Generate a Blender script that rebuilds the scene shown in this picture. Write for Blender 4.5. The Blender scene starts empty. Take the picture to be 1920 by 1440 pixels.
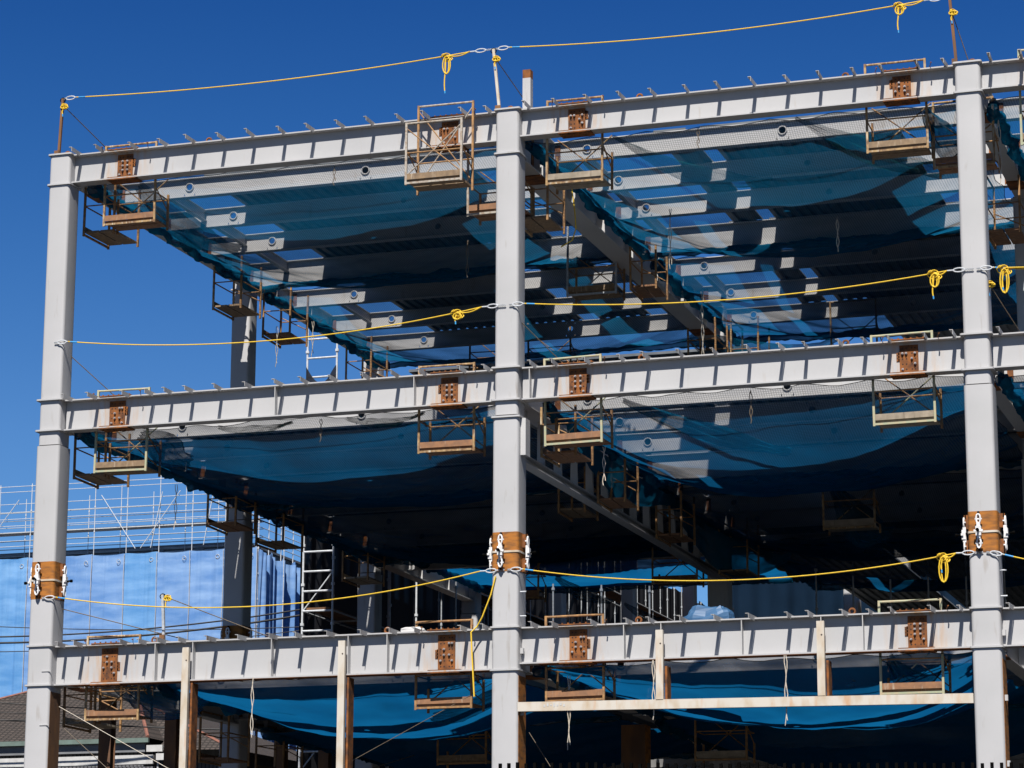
import bpy, math, random
from mathutils import Vector, Matrix, noise
random.seed(7)
sc = bpy.context.scene
col = sc.collection
PI = math.pi

# ---------------------------------------------------------------- camera
CAM = Vector((22.5593, -42.3631, -5.7835))
yaw, pitch, roll = -0.321109, 0.221233, 0.003553
f = Vector((math.sin(yaw)*math.cos(pitch), math.cos(yaw)*math.cos(pitch), math.sin(pitch)))
r = Vector((math.cos(yaw), -math.sin(yaw), 0)); u = r.cross(f)
r2 = math.cos(roll)*r + math.sin(roll)*u; u2 = -math.sin(roll)*r + math.cos(roll)*u
cd = bpy.data.cameras.new('camera'); cam = bpy.data.objects.new('camera', cd); col.objects.link(cam)
cam.matrix_world = Matrix(((r2.x, u2.x, -f.x, CAM.x), (r2.y, u2.y, -f.y, CAM.y), (r2.z, u2.z, -f.z, CAM.z), (0, 0, 0, 1)))
cd.sensor_width = 36; cd.lens = 5155.14/1920*36; cd.clip_start = 0.5; cd.clip_end = 5000
sc.camera = cam

# ---------------------------------------------------------------- sky, sun, exposure
SUN = Vector((0.125, -0.75, 1.0)).normalized()
world = bpy.data.worlds.new('World'); sc.world = world; world.use_nodes = True
nt = world.node_tree; nt.nodes.clear()
sky = nt.nodes.new('ShaderNodeTexSky'); sky.sky_type = 'NISHITA'; sky.sun_disc = False
sky.sun_elevation = math.asin(SUN.z); sky.sun_rotation = math.atan2(SUN.x, SUN.y)
sky.altitude = 1500; sky.air_density = 1.0; sky.dust_density = 0.0; sky.ozone_density = 4.0
hs = nt.nodes.new('ShaderNodeHueSaturation'); hs.inputs['Saturation'].default_value = 1.25; hs.inputs['Value'].default_value = 1.0
# clear deep-blue day: the sky darkens quickly with height
tcw = nt.nodes.new('ShaderNodeTexCoord'); spw = nt.nodes.new('ShaderNodeSeparateXYZ'); rpw = nt.nodes.new('ShaderNodeValToRGB')
nt.links.new(tcw.outputs['Generated'], spw.inputs[0]); nt.links.new(spw.outputs['Z'], rpw.inputs[0])
els = rpw.color_ramp.elements; els[0].position = .10; els[0].color = (.40, .45, .55, 1); els[1].position = 1.0; els[1].color = (.04, .07, .14, 1)
for pz, cz in ((.14, (.90, .92, 1.0)), (.20, (.84, .87, .98)), (.30, (.46, .66, .88)), (.355, (.30, .52, .79)), (.42, (.14, .25, .42)), (.6, (.06, .11, .2))):
    e_ = els.new(pz); e_.color = (*cz, 1)
mxw = nt.nodes.new('ShaderNodeMix'); mxw.data_type = 'RGBA'; mxw.blend_type = 'MULTIPLY'; mxw.inputs['Factor'].default_value = 1
nt.links.new(rpw.outputs[0], mxw.inputs['B'])
bg = nt.nodes.new('ShaderNodeBackground'); bg.inputs['Strength'].default_value = 0.064
wo = nt.nodes.new('ShaderNodeOutputWorld')
nt.links.new(sky.outputs[0], hs.inputs['Color']); nt.links.new(hs.outputs[0], mxw.inputs['A']); nt.links.new(mxw.outputs['Result'], bg.inputs['Color']); nt.links.new(bg.outputs[0], wo.inputs['Surface'])
sd = bpy.data.lights.new('sun', 'SUN'); sd.energy = 5.0; sd.angle = math.radians(0.5); sd.color = (1.0, 0.96, 0.90)
so = bpy.data.objects.new('sun', sd); col.objects.link(so); so.rotation_euler = SUN.to_track_quat('Z', 'Y').to_euler()
sc.view_settings.view_transform = 'Standard'; sc.view_settings.look = 'None'; sc.view_settings.exposure = 0.70; sc.view_settings.gamma = 1
sc.cycles.transparent_max_bounces = 24
sc.cycles.max_bounces = 6; sc.cycles.diffuse_bounces = 2

# ---------------------------------------------------------------- materials
def newmat(name):
    m = bpy.data.materials.new(name); m.use_nodes = True
    nt = m.node_tree; b = nt.nodes['Principled BSDF']
    return m, nt, b
def N(nt, t, **k):
    n = nt.nodes.new(t)
    for a, v in k.items(): setattr(n, a, v)
    return n
def speckle(name, c1, c2, scale=4, rough=.6, metal=0, stretch=(1, 1, 1), lo=.35, hi=.7, bump=.0, detail=5, c3=None, s3=1.0, lo3=.6, hi3=.75):
    """two-tone paint or metal: c1 with patches of c2, and streaks of c3"""
    m, nt, b = newmat(name)
    tc = N(nt, 'ShaderNodeNewGeometry'); mp = N(nt, 'ShaderNodeMapping'); mp.inputs['Scale'].default_value = stretch
    no = N(nt, 'ShaderNodeTexNoise'); no.inputs['Scale'].default_value = scale; no.inputs['Detail'].default_value = detail
    rp = N(nt, 'ShaderNodeValToRGB'); e = rp.color_ramp.elements
    e[0].position = lo; e[0].color = (*c1, 1); e[1].position = hi; e[1].color = (*c2, 1)
    nt.links.new(tc.outputs['Position'], mp.inputs[0]); nt.links.new(mp.outputs[0], no.inputs['Vector']); nt.links.new(no.outputs['Fac'], rp.inputs[0])
    out = rp.outputs[0]
    if c3:
        mp3 = N(nt, 'ShaderNodeMapping'); mp3.inputs['Scale'].default_value = (3, 3, .5)
        n3 = N(nt, 'ShaderNodeTexNoise'); n3.inputs['Scale'].default_value = s3; n3.inputs['Detail'].default_value = 8
        r3 = N(nt, 'ShaderNodeMapRange'); r3.inputs['From Min'].default_value = lo3; r3.inputs['From Max'].default_value = hi3
        mx = N(nt, 'ShaderNodeMix', data_type='RGBA'); mx.inputs['B'].default_value = (*c3, 1)
        nt.links.new(tc.outputs['Position'], mp3.inputs[0]); nt.links.new(mp3.outputs[0], n3.inputs['Vector']); nt.links.new(n3.outputs['Fac'], r3.inputs['Value'])
        nt.links.new(r3.outputs[0], mx.inputs['Factor']); nt.links.new(out, mx.inputs['A']); out = mx.outputs['Result']
    nt.links.new(out, b.inputs['Base Color'])
    b.inputs['Roughness'].default_value = rough; b.inputs['Metallic'].default_value = metal
    if bump:
        bp = N(nt, 'ShaderNodeBump'); bp.inputs['Strength'].default_value = bump; bp.inputs['Distance'].default_value = .01
        nt.links.new(no.outputs['Fac'], bp.inputs['Height']); nt.links.new(bp.outputs[0], b.inputs['Normal'])
    return m
M = {}
def rust_runs(m, xs):
    """rust washed out of the bolted joints onto the paint beside them"""
    nt = m.node_tree; b = nt.nodes['Principled BSDF']; src = b.inputs['Base Color'].links[0].from_socket
    g = N(nt, 'ShaderNodeNewGeometry'); sp = N(nt, 'ShaderNodeSeparateXYZ'); nt.links.new(g.outputs['Position'], sp.inputs[0]); cur = None
    for x in xs:
        a = N(nt, 'ShaderNodeMath', operation='SUBTRACT'); a.inputs[1].default_value = x; nt.links.new(sp.outputs['X'], a.inputs[0])
        c = N(nt, 'ShaderNodeMath', operation='ABSOLUTE'); nt.links.new(a.outputs[0], c.inputs[0])
        if cur is None: cur = c
        else: d = N(nt, 'ShaderNodeMath', operation='MINIMUM'); nt.links.new(cur.outputs[0], d.inputs[0]); nt.links.new(c.outputs[0], d.inputs[1]); cur = d
    mr = N(nt, 'ShaderNodeMapRange'); mr.inputs['From Min'].default_value = .13; mr.inputs['From Max'].default_value = .62; mr.inputs['To Min'].default_value = 1.0; mr.inputs['To Max'].default_value = 0.0
    nt.links.new(cur.outputs[0], mr.inputs['Value'])
    mp = N(nt, 'ShaderNodeMapping'); mp.inputs['Scale'].default_value = (9, 1, 1.1); nt.links.new(g.outputs['Position'], mp.inputs[0])
    no = N(nt, 'ShaderNodeTexNoise'); no.inputs['Scale'].default_value = 1.5; no.inputs['Detail'].default_value = 5; nt.links.new(mp.outputs[0], no.inputs['Vector'])
    m2 = N(nt, 'ShaderNodeMapRange'); m2.inputs['From Min'].default_value = .42; m2.inputs['From Max'].default_value = .75; nt.links.new(no.outputs['Fac'], m2.inputs['Value'])
    k = N(nt, 'ShaderNodeMath', operation='MULTIPLY'); nt.links.new(mr.outputs[0], k.inputs[0]); nt.links.new(m2.outputs[0], k.inputs[1])
    mx = N(nt, 'ShaderNodeMix', data_type='RGBA'); mx.inputs['B'].default_value = (.42, .24, .10, 1); nt.links.new(k.outputs[0], mx.inputs['Factor']); nt.links.new(src, mx.inputs['A']); nt.links.new(mx.outputs['Result'], b.inputs['Base Color'])
M['paint'] = speckle('grey_steel_paint', (.405, .40, .405), (.37, .368, .37), 1.3, .6, c3=(.25, .22, .19), s3=3.2, lo3=.62, hi3=.85)
M['paint2'] = speckle('grey_beam_paint', (.435, .43, .425), (.395, .39, .39), 1.0, .6, c3=(.30, .25, .20), s3=2.6, lo3=.63, hi3=.9)
M['beam'] = speckle('grey_beam_paint_with_rust_runs', (.405, .40, .40), (.37, .367, .37), 1.0, .5, c3=(.30, .25, .20), s3=2.6, lo3=.63, hi3=.9)
rust_runs(M['beam'], (1.21, 7.36, 9.61, 15.13, 17.45))
M['bracket'] = speckle('bracket_grey_paint', (.33, .325, .32), (.40, .39, .385), 3, .6, lo=.4, hi=.6, c3=(.22, .13, .07), s3=3, lo3=.58, hi3=.8)
M['rust'] = speckle('orange_rust', (.23, .075, .012), (.075, .028, .01), 7, .85, bump=.3, lo=.38, hi=.66)
M['rustband'] = speckle('orange_rust_band', (.34, .12, .012), (.12, .05, .015), 5, .8, stretch=(1, 1, 3), lo=.42, hi=.72)
M['darkrust'] = speckle('dark_brown_rust', (.09, .045, .025), (.20, .09, .03), 4, .85, stretch=(1, 1, .4))
M['bolt'] = speckle('bolt_steel', (.5, .47, .45), (.3, .25, .22), 30, .4, .5)
M['hole'] = speckle('bolt_hole_shadow', (.03, .015, .01), (.02, .01, .01), 3, .9)
M['whiteiron'] = speckle('white_cast_iron', (.75, .75, .76), (.5, .49, .48), 18, .5)
M['black'] = speckle('black_steel', (.003, .003, .003), (.005, .005, .005), 10, 1)
M['cage'] = speckle('worn_yellow_scaffold_paint', (.36, .23, .10), (.16, .085, .04), 14, .75, lo=.38, hi=.64, c3=(.46, .40, .30), s3=9, lo3=.55, hi3=.7)
M['cagewhite'] = speckle('worn_white_scaffold_paint', (.36, .32, .27), (.22, .14, .08), 16, .7, lo=.45, hi=.7)
M['cage2'] = speckle('brown_rusty_scaffold_paint', (.20, .11, .05), (.38, .20, .07), 14, .75, lo=.4, hi=.68)
M['cage3'] = speckle('green_grey_scaffold_paint', (.30, .33, .22), (.42, .33, .20), 12, .7, lo=.4, hi=.68)
M['plank'] = speckle('scaffold_plank', (.24, .16, .09), (.15, .10, .06), 12, .8, c3=(.36, .28, .20), s3=7)
M['plank2'] = speckle('worn_orange_board', (.27, .13, .06), (.17, .09, .05), 10, .8, c3=(.36, .28, .2), s3=6)
M['plank3'] = speckle('grey_dirty_board', (.22, .18, .13), (.33, .27, .2), 9, .8, c3=(.12, .09, .06), s3=6)
M['galv'] = speckle('galvanised_pipe', (.55, .57, .60), (.40, .42, .44), 20, .5, 0)
M['galv2'] = speckle('dull_galvanised_pipe', (.38, .40, .43), (.25, .27, .29), 20, .6, 0)
M['deck'] = speckle('galvanised_deck', (.13, .14, .15), (.08, .09, .10), 3, .6, .2)
M['rope'] = speckle('yellow_rope', (.72, .48, .02), (.6, .37, .02), 60, .7)
M['bluetape'] = speckle('blue_rope_tape', (.03, .30, .6), (.02, .2, .5), 30, .6)
M['cord'] = speckle('pale_cord', (.6, .55, .47), (.45, .38, .3), 40, .8)
M['wire'] = speckle('brown_guy_wire', (.16, .12, .08), (.09, .07, .05), 40, .7)
M['stud'] = speckle('cream_primer_steel', (.50, .46, .40), (.42, .33, .23), 5, .7, stretch=(1, 1, .5), lo=.45, hi=.7, c3=(.45, .22, .08), s3=2, lo3=.6, hi3=.8)
M['tile'] = None
M['blackwire'] = speckle('black_cable', (.015, .015, .018), (.02, .02, .02), 10, .6)
M['asphalt'] = speckle('asphalt', (.04, .04, .04), (.05, .048, .046), 6, .9)
M['black'].node_tree.nodes['Principled BSDF'].inputs['Specular IOR Level'].default_value = 0
M['soil'] = speckle('site_gravel', (.03, .028, .025), (.02, .019, .018), 3, .95)
M['wallgrey'] = speckle('grey_building_wall', (.18, .185, .195), (.13, .135, .145), 2, .8)
M['fascia'] = speckle('green_grey_fascia', (.12, .17, .15), (.09, .12, .105), 4, .7)
M['glass'] = speckle('window_glass', (.04, .05, .06), (.06, .07, .08), 3, .1)
M['whitepaint'] = speckle('white_painted_metal', (.50, .50, .49), (.40, .39, .38), 6, .5)
M['redtrim'] = speckle('brown_red_ridge_tile', (.22, .09, .06), (.14, .06, .05), 10, .8)

def netmat(name, c, d, c2=None, trans=.45, grime=.5, cell=0, streak=None):
    """woven net: thin threads, so the steeper the ray the more it lets through"""
    m = bpy.data.materials.new(name); m.use_nodes = True; nt = m.node_tree; nt.nodes.clear()
    out = N(nt, 'ShaderNodeOutputMaterial'); g = N(nt, 'ShaderNodeNewGeometry')
    dot = N(nt, 'ShaderNodeVectorMath', operation='DOT_PRODUCT')
    nt.links.new(g.outputs['Incoming'], dot.inputs[0]); nt.links.new(g.outputs['Normal'], dot.inputs[1])
    ab = N(nt, 'ShaderNodeMath', operation='ABSOLUTE'); nt.links.new(dot.outputs['Value'], ab.inputs[0])
    mxx = N(nt, 'ShaderNodeMath', operation='MAXIMUM'); mxx.inputs[1].default_value = .06; nt.links.new(ab.outputs[0], mxx.inputs[0])
    no = N(nt, 'ShaderNodeTexNoise'); no.inputs['Scale'].default_value = 1.1; no.inputs['Detail'].default_value = 6
    nt.links.new(g.outputs['Position'], no.inputs['Vector'])
    mr = N(nt, 'ShaderNodeMapRange'); mr.inputs['From Min'].default_value = .3; mr.inputs['From Max'].default_value = .75
    mr.inputs['To Min'].default_value = d*(1-grime*.35); mr.inputs['To Max'].default_value = min(.95, d*(1+grime))
    nt.links.new(no.outputs['Fac'], mr.inputs['Value'])
    om = N(nt, 'ShaderNodeMath', operation='SUBTRACT'); om.inputs[0].default_value = 1; nt.links.new(mr.outputs[0], om.inputs[1])
    inv = N(nt, 'ShaderNodeMath', operation='DIVIDE'); inv.inputs[0].default_value = 1; nt.links.new(mxx.outputs[0], inv.inputs[1])
    pw = N(nt, 'ShaderNodeMath', operation='POWER'); nt.links.new(om.outputs[0], pw.inputs[0]); nt.links.new(inv.outputs[0], pw.inputs[1])
    df = N(nt, 'ShaderNodeBsdfDiffuse'); tl = N(nt, 'ShaderNodeBsdfTranslucent')
    rp = N(nt, 'ShaderNodeValToRGB'); e = rp.color_ramp.elements; e[0].position = .35; e[1].position = .7
    e[0].color = (*c, 1); e[1].color = (*(c2 or c), 1)
    n2 = N(nt, 'ShaderNodeTexNoise'); n2.inputs['Scale'].default_value = .7; n2.inputs['Detail'].default_value = 7
    if streak:
        mps = N(nt, 'ShaderNodeMapping'); mps.inputs['Scale'].default_value = streak
        nt.links.new(g.outputs['Position'], mps.inputs[0]); nt.links.new(mps.outputs[0], n2.inputs['Vector'])
    else: nt.links.new(g.outputs['Position'], n2.inputs['Vector'])
    nt.links.new(n2.outputs['Fac'], rp.inputs[0])
    nt.links.new(rp.outputs[0], df.inputs[0]); nt.links.new(rp.outputs[0], tl.inputs[0])
    m1 = N(nt, 'ShaderNodeMixShader'); m1.inputs[0].default_value = trans; nt.links.new(df.outputs[0], m1.inputs[1]); nt.links.new(tl.outputs[0], m1.inputs[2])
    tr = N(nt, 'ShaderNodeBsdfTransparent'); m2 = N(nt, 'ShaderNodeMixShader')
    if cell:
        # visible weave: threads every `cell` metres
        ws = []
        for ax in ('X', 'Y'):
            sp = N(nt, 'ShaderNodeSeparateXYZ'); nt.links.new(g.outputs['Position'], sp.inputs[0])
            a = N(nt, 'ShaderNodeMath', operation='MULTIPLY'); a.inputs[1].default_value = 1/cell; nt.links.new(sp.outputs[ax], a.inputs[0])
            fr = N(nt, 'ShaderNodeMath', operation='FRACT'); nt.links.new(a.outputs[0], fr.inputs[0])
            lt = N(nt, 'ShaderNodeMath', operation='LESS_THAN'); lt.inputs[1].default_value = .3; nt.links.new(fr.outputs[0], lt.inputs[0]); ws.append(lt)
        mm = N(nt, 'ShaderNodeMath', operation='MAXIMUM'); nt.links.new(ws[0].outputs[0], mm.inputs[0]); nt.links.new(ws[1].outputs[0], mm.inputs[1])
        k = N(nt, 'ShaderNodeMapRange'); k.inputs['To Min'].default_value = 1.0; k.inputs['To Max'].default_value = .55
        nt.links.new(mm.outputs[0], k.inputs['Value'])
        q = N(nt, 'ShaderNodeMath', operation='MULTIPLY'); nt.links.new(pw.outputs[0], q.inputs[0]); nt.links.new(k.outputs[0], q.inputs[1]); pw = q
    nt.links.new(pw.outputs[0], m2.inputs[0]); nt.links.new(m1.outputs[0], m2.inputs[1]); nt.links.new(tr.outputs[0], m2.inputs[2])
    nt.links.new(m2.outputs[0], out.inputs['Surface'])
    return m
M['net_top'] = netmat('blue_safety_net', (.004, .08, .175), .12, (.006, .12, .25), .5, cell=.04)
M['net_mid'] = netmat('deep_blue_safety_net', (.003, .06, .15), .18, (.004, .10, .24), .5, cell=.04)
M['net_low'] = netmat('bright_blue_safety_net', (.003, .10, .27), .5, (.005, .135, .33), .5)
M['bundle'] = netmat('bunched_blue_net', (.005, .11, .2), .6, (.004, .05, .11), .35)
M['darknet'] = netmat('dark_green_net_edge', (.01, .05, .05), .38, (.01, .09, .11), .3)
M['bluesheet'] = netmat('blue_tarpaulin_sheet', (.13, .28, .59), .9, (.28, .45, .74), .22, .05, streak=(1.2, .5, 4.5))  # pale streaks in the colour stand in for light on wrinkles
M['bluesheet2'] = netmat('brighter_blue_tarpaulin_sheet', (.11, .30, .62), .9, (.22, .44, .76), .22, .05, streak=(1.2, .5, 4.5))  # same wrinkle highlights put into the colour
M['greysheet'] = netmat('dark_grey_mesh_sheet', (.026, .027, .031), .93, (.036, .036, .04), .25, .02)
M['bluetarp'] = speckle('blue_tarpaulin', (.02, .075, .17), (.04, .11, .22), 3, .55)

def tilemat(name, c1, c2, rows):
    m, nt, b = newmat(name)
    tc = N(nt, 'ShaderNodeTexCoord'); br = N(nt, 'ShaderNodeTexBrick')
    br.inputs['Color1'].default_value = (*c1, 1); br.inputs['Color2'].default_value = (*c2, 1); br.inputs['Mortar'].default_value = (c1[0]*.25, c1[1]*.25, c1[2]*.25, 1)
    br.inputs['Scale'].default_value = rows*1.4; br.inputs['Mortar Size'].default_value = .035; br.inputs['Brick Width'].default_value = .22; br.inputs['Row Height'].default_value = .16; br.offset = 0.0
    nt.links.new(tc.outputs['Object'], br.inputs['Vector']); nt.links.new(br.outputs['Color'], b.inputs['Base Color']); b.inputs['Roughness'].default_value = .8
    bp = N(nt, 'ShaderNodeBump'); bp.inputs['Strength'].default_value = .6; bp.inputs['Distance'].default_value = .03
    nt.links.new(br.outputs['Fac'], bp.inputs['Height']); bp.invert = True; nt.links.new(bp.outputs[0], b.inputs['Normal'])
    return m
M['tile'] = tilemat('brown_roof_tile', (.062, .048, .042), (.044, .035, .032), 1.0)
M['tilegreen'] = tilemat('olive_roof_tile', (.09, .09, .05), (.07, .07, .04), 1.0)
M['siding'] = tilemat('pale_grey_siding', (.13, .13, .14), (.11, .11, .12), 1.4)

# ---------------------------------------------------------------- mesh builder
class MB:
    def __init__(s): s.v = []; s.f = []; s.mi = []; s.cur = 0
    def face(s, pts):
        n = len(s.v); s.v += [Vector(p) for p in pts]; s.f.append(tuple(range(n, n+len(pts)))); s.mi.append(s.cur)
    def quadmesh(s, vs, fs):
        n = len(s.v); s.v += [Vector(p) for p in vs]
        for q in fs: s.f.append(tuple(n+i for i in q)); s.mi.append(s.cur)
        return s
    def box(s, x0, x1, y0, y1, z0, z1):
        vs = [(x, y, z) for z in (z0, z1) for y in (y0, y1) for x in (x0, x1)]
        return s.quadmesh(vs, [(0, 2, 3, 1), (4, 5, 7, 6), (0, 1, 5, 4), (2, 6, 7, 3), (0, 4, 6, 2), (1, 3, 7, 5)])
    def bar(s, p, q, w, h, up=(0, 0, 1)):
        p = Vector(p); q = Vector(q); d = (q-p).normalized(); up = Vector(up)
        if abs(d.dot(up)) > .98: up = Vector((0, 1, 0))
        a = d.cross(up).normalized(); b = a.cross(d)
        vs = [e+a*(i*w/2)+b*(j*h/2) for e in (p, q) for j in (-1, 1) for i in (-1, 1)]
        return s.quadmesh(vs, [(0, 1, 3, 2), (4, 6, 7, 5), (0, 4, 5, 1), (2, 3, 7, 6), (0, 2, 6, 4), (1, 5, 7, 3)])
    def tube(s, pts, rad, n=7, close=False):
        pts = [Vector(p) for p in pts]; m = len(pts); rings = []
        prev = None
        for i, p in enumerate(pts):
            if close: d = pts[(i+1) % m]-pts[i-1]
            else: d = pts[min(i+1, m-1)]-pts[max(i-1, 0)]
            d.normalize()
            if prev is None:
                a = d.cross(Vector((0, 0, 1)))
                if a.length < .1: a = d.cross(Vector((0, 1, 0)))
            else: a = prev-d*prev.dot(d)
            a.normalize(); prev = a; b = d.cross(a)
            rr = rad[i] if isinstance(rad, (list, tuple)) else rad
            rings.append([p+(a*math.cos(2*PI*k/n)+b*math.sin(2*PI*k/n))*rr for k in range(n)])
        vs = [v for rg in rings for v in rg]; fs = []
        for i in range(m if close else m-1):
            for k in range(n):
                j = (i+1) % m
                fs.append((i*n+k, i*n+(k+1) % n, j*n+(k+1) % n, j*n+k))
        if not close: fs += [tuple(range(n))[::-1], tuple((m-1)*n+k for k in range(n))]
        return s.quadmesh(vs, fs)
    def prism(s, prof, axis, a0, a1):
        """profile of 2-D points extruded along x, y or z"""
        n = len(prof)
        def P(q, t): return {'x': (t, q[0], q[1]), 'y': (q[0], t, q[1]), 'z': (q[0], q[1], t)}[axis]
        vs = [P(q, a0) for q in prof]+[P(q, a1) for q in prof]
        fs = [(i, (i+1) % n, n+(i+1) % n, n+i) for i in range(n)]+[tuple(range(n))[::-1], tuple(range(n, 2*n))]
        return s.quadmesh(vs, fs)
    def build(s, name, mat, parent=None, origin=None, smooth=False):
        me = bpy.data.meshes.new(name)
        og = Vector(origin) if origin is not None else (Vector(parent['o']) if parent is not None else Vector((0, 0, 0)))
        me.from_pydata([tuple(v-og) for v in s.v], [], s.f)
        for m in (mat if isinstance(mat, (list, tuple)) else [mat]): me.materials.append(m)
        if isinstance(mat, (list, tuple)): me.polygons.foreach_set('material_index', s.mi)
        import bmesh
        bm = bmesh.new(); bm.from_mesh(me); bmesh.ops.recalc_face_normals(bm, faces=bm.faces); bm.to_mesh(me); bm.free()
        if smooth:
            me.polygons.foreach_set('use_smooth', [True]*len(me.polygons)); me.set_sharp_from_angle(angle=math.radians(38))
        o = bpy.data.objects.new(name, me); col.objects.link(o)
        if parent is None: o.location = og
        else:
            o.parent = parent
            if origin is None: o['o'] = list(og)
            else:
                o.location = og-Vector(parent['o']); o['o'] = list(og)
        if parent is None: o['o'] = list(og)
        return o

def thing(name, label, cat, loc, group=None):
    o = bpy.data.objects.new(name, None); col.objects.link(o); o.location = loc; o.empty_display_size = .2
    o['label'] = label; o['category'] = cat; o['o'] = list(loc)
    if group: o['group'] = group
    return o
def tag(o, label, cat, group=None, kind=None):
    if label: o['label'] = label
    if cat: o['category'] = cat
    if group: o['group'] = group
    if kind: o['kind'] = kind
    return o
def copy_tree(o, off, label=None, rz=0):
    """copies a thing with its parts and sub-parts"""
    c = o.copy(); col.objects.link(c); c.location = Vector(o.location)+Vector(off)
    c['o'] = list(Vector(o['o'])+Vector(off))
    if label: c['label'] = label
    def kids(a, b):
        for ch in [x for x in col.objects if x.parent == a]:
            k = ch.copy(); col.objects.link(k); k.parent = b; kids(ch, k)
    kids(o, c); return c
def rrect(x0, x1, y0, y1, rad, n=5):
    out = []
    for cx, cy, a in ((x1-rad, y1-rad, 0), (x0+rad, y1-rad, 90), (x0+rad, y0+rad, 180), (x1-rad, y0+rad, 270)):
        for i in range(n+1):
            t = math.radians(a+90*i/n); out.append((cx+rad*math.cos(t), cy+rad*math.sin(t)))
    return out
def catenary(p, q, sag, n=24):
    p = Vector(p); q = Vector(q)
    return [p.lerp(q, i/n)-Vector((0, 0, sag*4*(i/n)*(1-i/n))) for i in range(n+1)]

# ---------------------------------------------------------------- grid
TZ, MZ, LZ, GZ = 9.0, 4.5, 0.167, -7.4
XA, XB, XC, XD = 0.0, 8.432, 16.225, 24.0

# ---------------------------------------------------------------- ground, road
g = MB(); g.face([(-600, -600, GZ), (600, -600, GZ), (600, 900, GZ), (-600, 900, GZ)]); tag(g.build('ground', M['soil']), None, None, kind='structure')
g = MB(); g.face([(-600, -40, GZ+.004), (600, -40, GZ+.004), (600, -14, GZ+.004), (-600, -14, GZ+.004)]); tag(g.build('road', M['asphalt']), None, None, kind='structure')
g = MB(); g.box(-600, 600, -14, -12, GZ, GZ+.12); tag(g.build('pavement', M['wallgrey']), None, None, kind='structure')

# ---------------------------------------------------------------- columns
HU, HL = .205, .226          # half widths above and below the middle floor
def ring(t, x, y, z, h, up=.0):
    b = MB(); b.prism(rrect(x-h-.03, x+h+.03, y-h-.03, y+h+.03, .04), 'z', z-.014, z+.014); return b.build('diaphragm_ring', M['paint'], t, smooth=True)
def clamp_mb(c, nrm, side):
    """erection clamp: bolted lugs, a slotted bar top and bottom, jacking body and bolt; nrm points out of the column face"""
    c = Vector(c); n = Vector(nrm); s = Vector(side); up = Vector((0, 0, 1)); b = MB()
    for sg in (1, -1):
        loop = []
        for i in range(14):
            a = 2*PI*i/14; loop.append(c+n*.095+s*(.032*math.cos(a))+up*(sg*.19+.075*math.sin(a)*(1.0)))
        b.tube(loop, .015, 6, True)
        b.bar(c+n*.09+up*sg*.12, c+n*.09+up*sg*.03, .055, .05, n)
        b.bar(c+n*.075+s*.055+up*sg*.19, c+n*.075-s*.055+up*sg*.19, .02, .025, n)
    b.bar(c+n*.10+up*.075, c+n*.10-up*.075, .085, .06, n)
    b.bar(c+n*.12-s*.07, c+n*.12+s*.07, .035, .035)
    return b
def make_column(x, y, ztop, label, splice=None, rings=(), mat='paint', group='steel box columns'):
    t = thing('steel_column', label, 'column', (x, y, GZ), group)
    b = MB()
    if ztop > MZ: b.prism(rrect(x-HU, x+HU, y-HU, y+HU, .055), 'z', MZ-.8, ztop)
    b.prism(rrect(x-HL, x+HL, y-HL, y+HL, .055), 'z', GZ, min(MZ-.82, ztop))
    b.build('shaft', M[mat], t, smooth=True)
    for z in rings: ring(t, x, y, z, HU if z > MZ+.2 else HL)
    if splice:
        z0, z1 = splice; zc = (z0+z1)/2; h = HL+.003; b = MB()
        b.prism(rrect(x-h, x+h, y-h, y+h, .055), 'z', z0, z1); b.build('rusty_splice_band', M['rustband'], t, smooth=True)
        b = MB(); b.prism(rrect(x-h-.012, x+h+.012, y-h-.012, y+h+.012, .06), 'z', zc-.016, zc+.016); b.build('weld_seam', M['stud'], t, smooth=True)
        for nrm, sd_ in (((0, -1, 0), (1, 0, 0)), ((-1, 0, 0), (0, 1, 0)), ((1, 0, 0), (0, 1, 0))):
            n = Vector(nrm); c = Vector((x, y, zc))+n*HL
            if nrm[1] < 0: c += Vector((-.05, 0, 0))
            cl = clamp_mb(c, nrm, sd_).build('erection_clamp', M['whiteiron'], t, smooth=True)
            b = MB()
            for sg in (1, -1):
                if nrm[1] == 0:
                    b.bar(c+Vector((0, 0, sg*.17-.11)), c+Vector((0, 0, sg*.17+.11)), .02, .13, n) if False else b.box(min(c.x, c.x+n.x*.09), max(c.x, c.x+n.x*.09), y-.012, y+.012, zc+sg*.2-.11, zc+sg*.2+.11)
                else: b.box(c.x-.012, c.x+.012, c.y-.07, c.y, zc+sg*.2-.11, zc+sg*.2+.11)
            b.build('rusty_lug', M['rust'], t)
            b = MB(); b.tube([c+n*.13, c+n*.24], .016, 8); b.tube([c+n*.20, c+n*.235], .028, 6)
            for sg in (1, -1):
                b.tube([c+n*.07+Vector((0, 0, sg*.25)), c+n*.07+Vector((0, 0, sg*.31))], .017, 6)
            b.build('jacking_bolt', M['black'], cl)
    return t
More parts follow.
